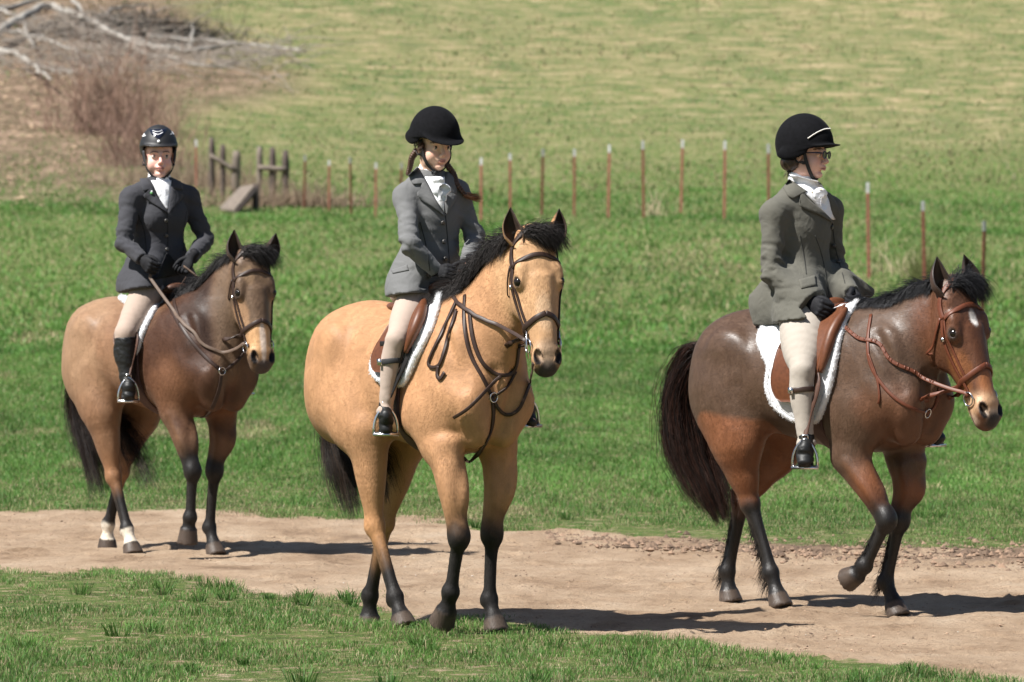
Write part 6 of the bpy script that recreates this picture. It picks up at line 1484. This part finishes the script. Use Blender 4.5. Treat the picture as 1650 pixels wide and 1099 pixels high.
# ------------------------------------------------------------------ fence, ruined frames, fallen tree, shrubs
M_rust = new_mat('rusty_steel', (.20, .075, .045), .8); add_noise(M_rust, 9, .35, .3, .003)
M_white = new_mat('chipped_white_paint', (.36, .36, .35), .6); add_noise(M_white, 20, .25, .2)
M_wood = new_mat('weathered_wood', (.155, .125, .10), .9); add_noise(M_wood, 6, .4, .6, .01, rot_scale=(3, 3, .4))
M_dwood = new_mat('dark_weathered_wood', (.075, .055, .046), .9); add_noise(M_dwood, 6, .4, .6, .01, rot_scale=(3, 3, .4))
M_bark = new_mat('pale_dead_bark', (.27, .25, .22), .9); add_noise(M_bark, 3, .35, .5, .02)
M_twig = new_mat('red_brown_twigs', (.14, .085, .06), .9)
def steel_posts():
    spec = [(316,225,330,9),(490,250,336,0),(530,258,340,0),(566,253,346,1),(605,262,352,1),(646,262,355,2),(690,258,357,2),(775,254,360,3),(822,247,349,3),(873,240,348,4),(925,240,349,4),(980,233,351,5),(1037,227,352,5),(1097,225,346,6),(1167,227,356,6),(1239,232,372,7),(1316,262,400,7),(1400,294,448,8),(1490,324,468,8),(1583,356,505,8)]
    lbl = ['thin faint steel post alone at the left of the wooden frames','first rusty steel post right of the wooden frames','second rusty steel post right of the wooden frames','third rusty steel post right of the wooden frames','leaning rusty steel post left of the child in grey','rusty steel post just behind the grey sleeve of the child','rusty steel post hidden behind the child in grey',
      'rusty steel post at the right shoulder of the child in grey','rusty steel post standing over the black mane of the golden horse','rusty steel post straight above the ears of the golden horse','rusty steel post right of the ears of the golden horse','fourth rusty steel post to the left of the rider in glasses, short','rusty steel post beside the pale dry stalks','tallest rusty steel post with white tip, right of the pale dry stalks','rusty steel post next left of the helmet of the rider in glasses','rusty steel post touching the helmet of the rider in glasses','rusty steel post hidden behind the rider in glasses',
      'nearest rusty steel post with long white tip, right of the rider in glasses','rusty steel post rising out of the small bush','rightmost rusty steel post above the ears of the bay horse']
    rng = random.Random(4); proto = None
    for i, (px, ty, by, g) in enumerate(spec):
        b = ground_hit(px, by); h = (by - ty) / F * b[1]
        r = empty('fence_post', b.tolist(), rng.uniform(-.5, .5)); r.rotation_euler = (rng.uniform(-.02, .02), rng.uniform(-.025, .025), rng.uniform(-.5, .5)); tag(r, lbl[i], 'fence post', 'steel fence posts across the pasture')
        w = .022 if px < 700 else .026; mb = MB(); mb.box((0, 0, (h * .89 - .1) / 2), (w, .006, (h * .89 + .1) / 2)); mb.box((0, .02, (h * .89 - .1) / 2), (.006, .018, (h * .89 + .1) / 2 - .002))
        for k in range(int(h / .12)): mb.box((0, -.010, .1 + k * .10), (.008, .006, .008))
        mb.build('shaft', M_rust, r, False)
        mb = MB(); mb.box((0, 0, h * .945), (w * 1.02, .0065, h * .055)); mb.box((0, .02, h * .945), (.007, .018, h * .055)); mb.build('painted_tip', M_white, r, False)
def wood_frames():
    def post(root, o, px, ty, by, w, mat, ref, name='post', tilt=0):
        Y = ref[1]; a = at_depth(px, by, Y); b = at_depth(px + tilt, ty, Y); mb = MB(); n = 7
        pts = [a + (b - a) * t - np.array([0, 0, .15]) * (1 - t) for t in np.linspace(0, 1, n)]; rr = [w * random.uniform(.85, 1.1) for _ in pts]; rr[-1] *= .7
        mb.tube([p - o for p in pts], rr, 7); return mb.build(name, mat, root)
    def rail(root, o, p0, p1, ref, w=.05):
        a = at_depth(*p0, ref[1] - .08) - o; b = at_depth(*p1, ref[1] - .08) - o; mb = MB(); mb.tube([a + (b - a) * t for t in np.linspace(0, 1, 5)], [w] * 5, 6); mb.build('rail', M_wood, root)
    g = ground_hit(345, 318)
    r = empty('broken_fence', g.tolist()); tag(r, 'left pair of dark weathered posts joined to a split stump by a sagging rail', 'broken fence', 'ruined wooden frames by the steel fence')
    post(r, g, 341, 221, 308, .075, M_dwood, g); post(r, g, 359, 233, 314, .07, M_dwood, g); post(r, g, 379, 243, 302, .10, M_wood, g, 'stump', 2); rail(r, g, (338, 250), (380, 275), g)
    g = ground_hit(438, 328)
    r = empty('broken_fence', g.tolist()); tag(r, 'right frame of three reddish weathered posts with one rail, beside the ramp', 'broken fence', 'ruined wooden frames by the steel fence')
    post(r, g, 418, 236, 322, .075, M_wood, g); post(r, g, 439, 237, 327, .085, M_dwood, g); post(r, g, 460, 242, 334, .085, M_dwood, g); rail(r, g, (416, 270), (462, 273), g, .055)
    g = ground_hit(375, 338); r = empty('wooden_ramp', g.tolist()); tag(r, 'short grey plank ramp sloping down to the grass between the wooden frames', 'ramp')
    a0 = at_depth(354, 334, g[1] - 1.0); a1 = at_depth(378, 337, g[1] - 1.6); b0 = at_depth(388, 300, g[1] + .6); b1 = at_depth(412, 296, g[1] - .4)
    for k in range(9):
        t0, t1 = k / 9, (k + .85) / 9; mb = MB(); q = [a0 + (b0 - a0) * t0, a1 + (b1 - a1) * t0, a1 + (b1 - a1) * t1, a0 + (b0 - a0) * t1]; V = [p - g for p in q] + [p - g - np.array([0, 0, .05]) for p in q]
        mb.add(V, [[0,1,2,3],[7,6,5,4],[0,4,5,1],[1,5,6,2],[2,6,7,3],[3,7,4,0]]); mb.build('plank', M_wood, r, False)
    mb = MB(); mb.tube([a1 - g - [0, 0, .1], b1 - g - [0, 0, .1]], [.06, .06], 6); mb.tube([b1 - g - [0, 0, 1.1], b1 - g], [.07, .07], 6); mb.build('bearer', M_dwood, r)
def branch_pts(L, lift=0.3):
    out = []
    for px, py, *h in L:
        hh = h[0] if h else lift; g = ground_hit(px, py + hh / 160 * F); out.append(at_depth(px, py, g[1]))
    return out
def fallen_tree():
    rng = random.Random(9); o = ground_hit(60, 40)
    r = empty('fallen_tree', o.tolist()); tag(r, 'bleached fallen tree top with bare tangled branches lying on the leafy bank', 'fallen tree')
    main = [[(-60,92),(0,50),(30,32),(75,9),(110,20),(150,33),(210,68),(300,80),(380,72),(450,76),(490,84)],[(-60,70),(0,82),(30,88),(60,108),(82,128)],[(-50,20),(0,14),(60,-2),(90,-12)],
            [(0,50),(40,56),(75,64),(110,78),(150,92)],[(110,-10),(130,15),(142,32)],[(156,28),(190,14),(235,9)],[(150,33),(165,52),(215,62),(280,78),(330,80)],[(38,34),(45,56),(55,76)],
            [(210,68),(240,90),(280,95),(340,108),(390,102)],[(-60,40),(0,48),(60,58),(76,62)],[(0,15),(20,24),(60,30)],[(306,78),(310,52),(312,38)],[(60,108),(90,112),(125,118)],[(240,60),(300,64),(360,68),(430,88)]]
    mb = MB()
    for i, L in enumerate(main):
        P = [p - o for p in branch_pts(L, .45 if i < 2 else .35)]; P = catmull(P, 4); P = P + np.array([[rng.gauss(0, .03) for _ in range(3)] for _ in P]); w0 = .15 if i == 0 else (.13 if i < 3 else .075)
        mb.tube(P, [w0 * (1 - .75 * k / len(P)) for k in range(len(P))], 7)
    mb.build('limbs', M_bark, r)
    mb = MB()
    for k in range(800):
        px = rng.choice([rng.uniform(-30, 240), rng.uniform(120, 480)]); py = {0: rng.uniform(20, 120)}[0] if px < 240 else rng.gauss(86, 13); p = np.array(branch_pts([(px, py, rng.uniform(.1, .7))])[0]) - o
        d = np.array([rng.gauss(0, 1), rng.gauss(0, .6), rng.gauss(0, .35)]); l_ = rng.uniform(.5, 1.9); mb.tube([p, p + d * l_ * .5 + [0, 0, .08], p + d * l_ * .9], [.016, .011, .004], 4, cap=False)
    mb.build('brushwood', new_mat('grey_twigs', (.25, .215, .18), .9), r)
def twig_shrub(name, o, label, cat, N, rx, ry, hmin, hmax, w, mat, seed, spread=.35, group=None):
    rng = np.random.default_rng(seed); base = np.zeros((N, 3)); base[:, 0] = rng.normal(size=N) * rx; base[:, 1] = rng.normal(size=N) * ry
    base[:, 2] = gz(base[:, 0] + o[0], base[:, 1] + o[1]) - o[2] - .03
    h = rng.uniform(hmin, hmax, N); d = rng.normal(size=(N, 3)) * spread; d[:, 2] = 1; d /= np.linalg.norm(d, axis=1)[:, None]; S = []; p = base.copy()
    for k in range(6): S.append(p.copy()); p = p + d * (h / 5)[:, None]; d = d + rng.normal(size=(N, 3)) * .22 + [0, 0, -.03]
    V, Fq, _ = hair_mesh(np.stack(S, 1), w, rng); ob = mesh_obj(name, V, Fq, mat); ob.location = list(o); tag(ob, label, cat, group); return ob
def shrubs():
    o = ground_hit(190, 268); 
    tw = new_mat('shrub_twigs', (.24, .15, .11), .9); add_noise(tw, 1.2, .5, 0)
    twig_shrub('shrub', ground_hit(175, 215), 'tall leafless red brown shrub on the bank below the fallen branches', 'shrub', 420, .75, .6, 1.0, 3.0, .014, tw, 3, .32)
    twig_shrub('shrub', ground_hit(222, 268), 'lower leafless shrub behind the black helmet of the rider in charcoal', 'shrub', 330, .55, .6, .7, 2.2, .013, tw, 4, .35)
    twig_shrub('added_brush_pile', ground_hit(222, 62), 'dark heap of brush under the fallen branches', 'added brush pile', 2600, 1.1, 1.2, .3, 1.1, .02, new_mat('added_dark_twigs', (.018, .016, .013), .95), 5, 1.4)  # near-black twigs added to stand for the shadow under the upturned crown
    twig_shrub('shrub', ground_hit(1492, 462), 'small green brown bush at the foot of a steel post above the bay horse', 'shrub', 420, .11, .10, .30, .75, .006, new_mat('bush_twigs', (.12, .14, .04), .9), 6, .3)
    M_dry = new_mat('dry_stalks', (.42, .35, .22), .9)
    for i, (px, py, N, lb) in enumerate([(1058, 350, 26, 'pale dry stalks beside the rusty post behind the golden horse ears'), (1466, 446, 14, 'pale dry stalks left of the small bush above the bay horse'), (1433, 440, 9, 'thin dry stalks right of the nearest white tipped post'), (60, 700, 4, 'single dry stalk in the grass left of the dun horse')][:3]):
        twig_shrub('dry_stalks', ground_hit(px, py), lb, 'dead plant', N, .16, .1, .3, .85, .012, M_dry, 20 + i, .22, 'dry stalks in the pasture')
    twig_shrub('dead_grass', ground_hit(455, 334), 'tangle of dead grass round the feet of the right wooden frame', 'dead grass', 900, .9, .3, .2, .7, .012, new_mat('dead_grass_straw', (.26, .19, .13), .95), 31, .5)
    twig_shrub('dead_grass', ground_hit(300, 300), 'tangle of dead grass right of the helmet of the rider in charcoal', 'dead grass', 900, 1.0, .8, .2, .9, .012, new_mat('dead_grass_brown', (.24, .18, .12), .95), 32, .5)
steel_posts(); wood_frames(); fallen_tree(); shrubs()
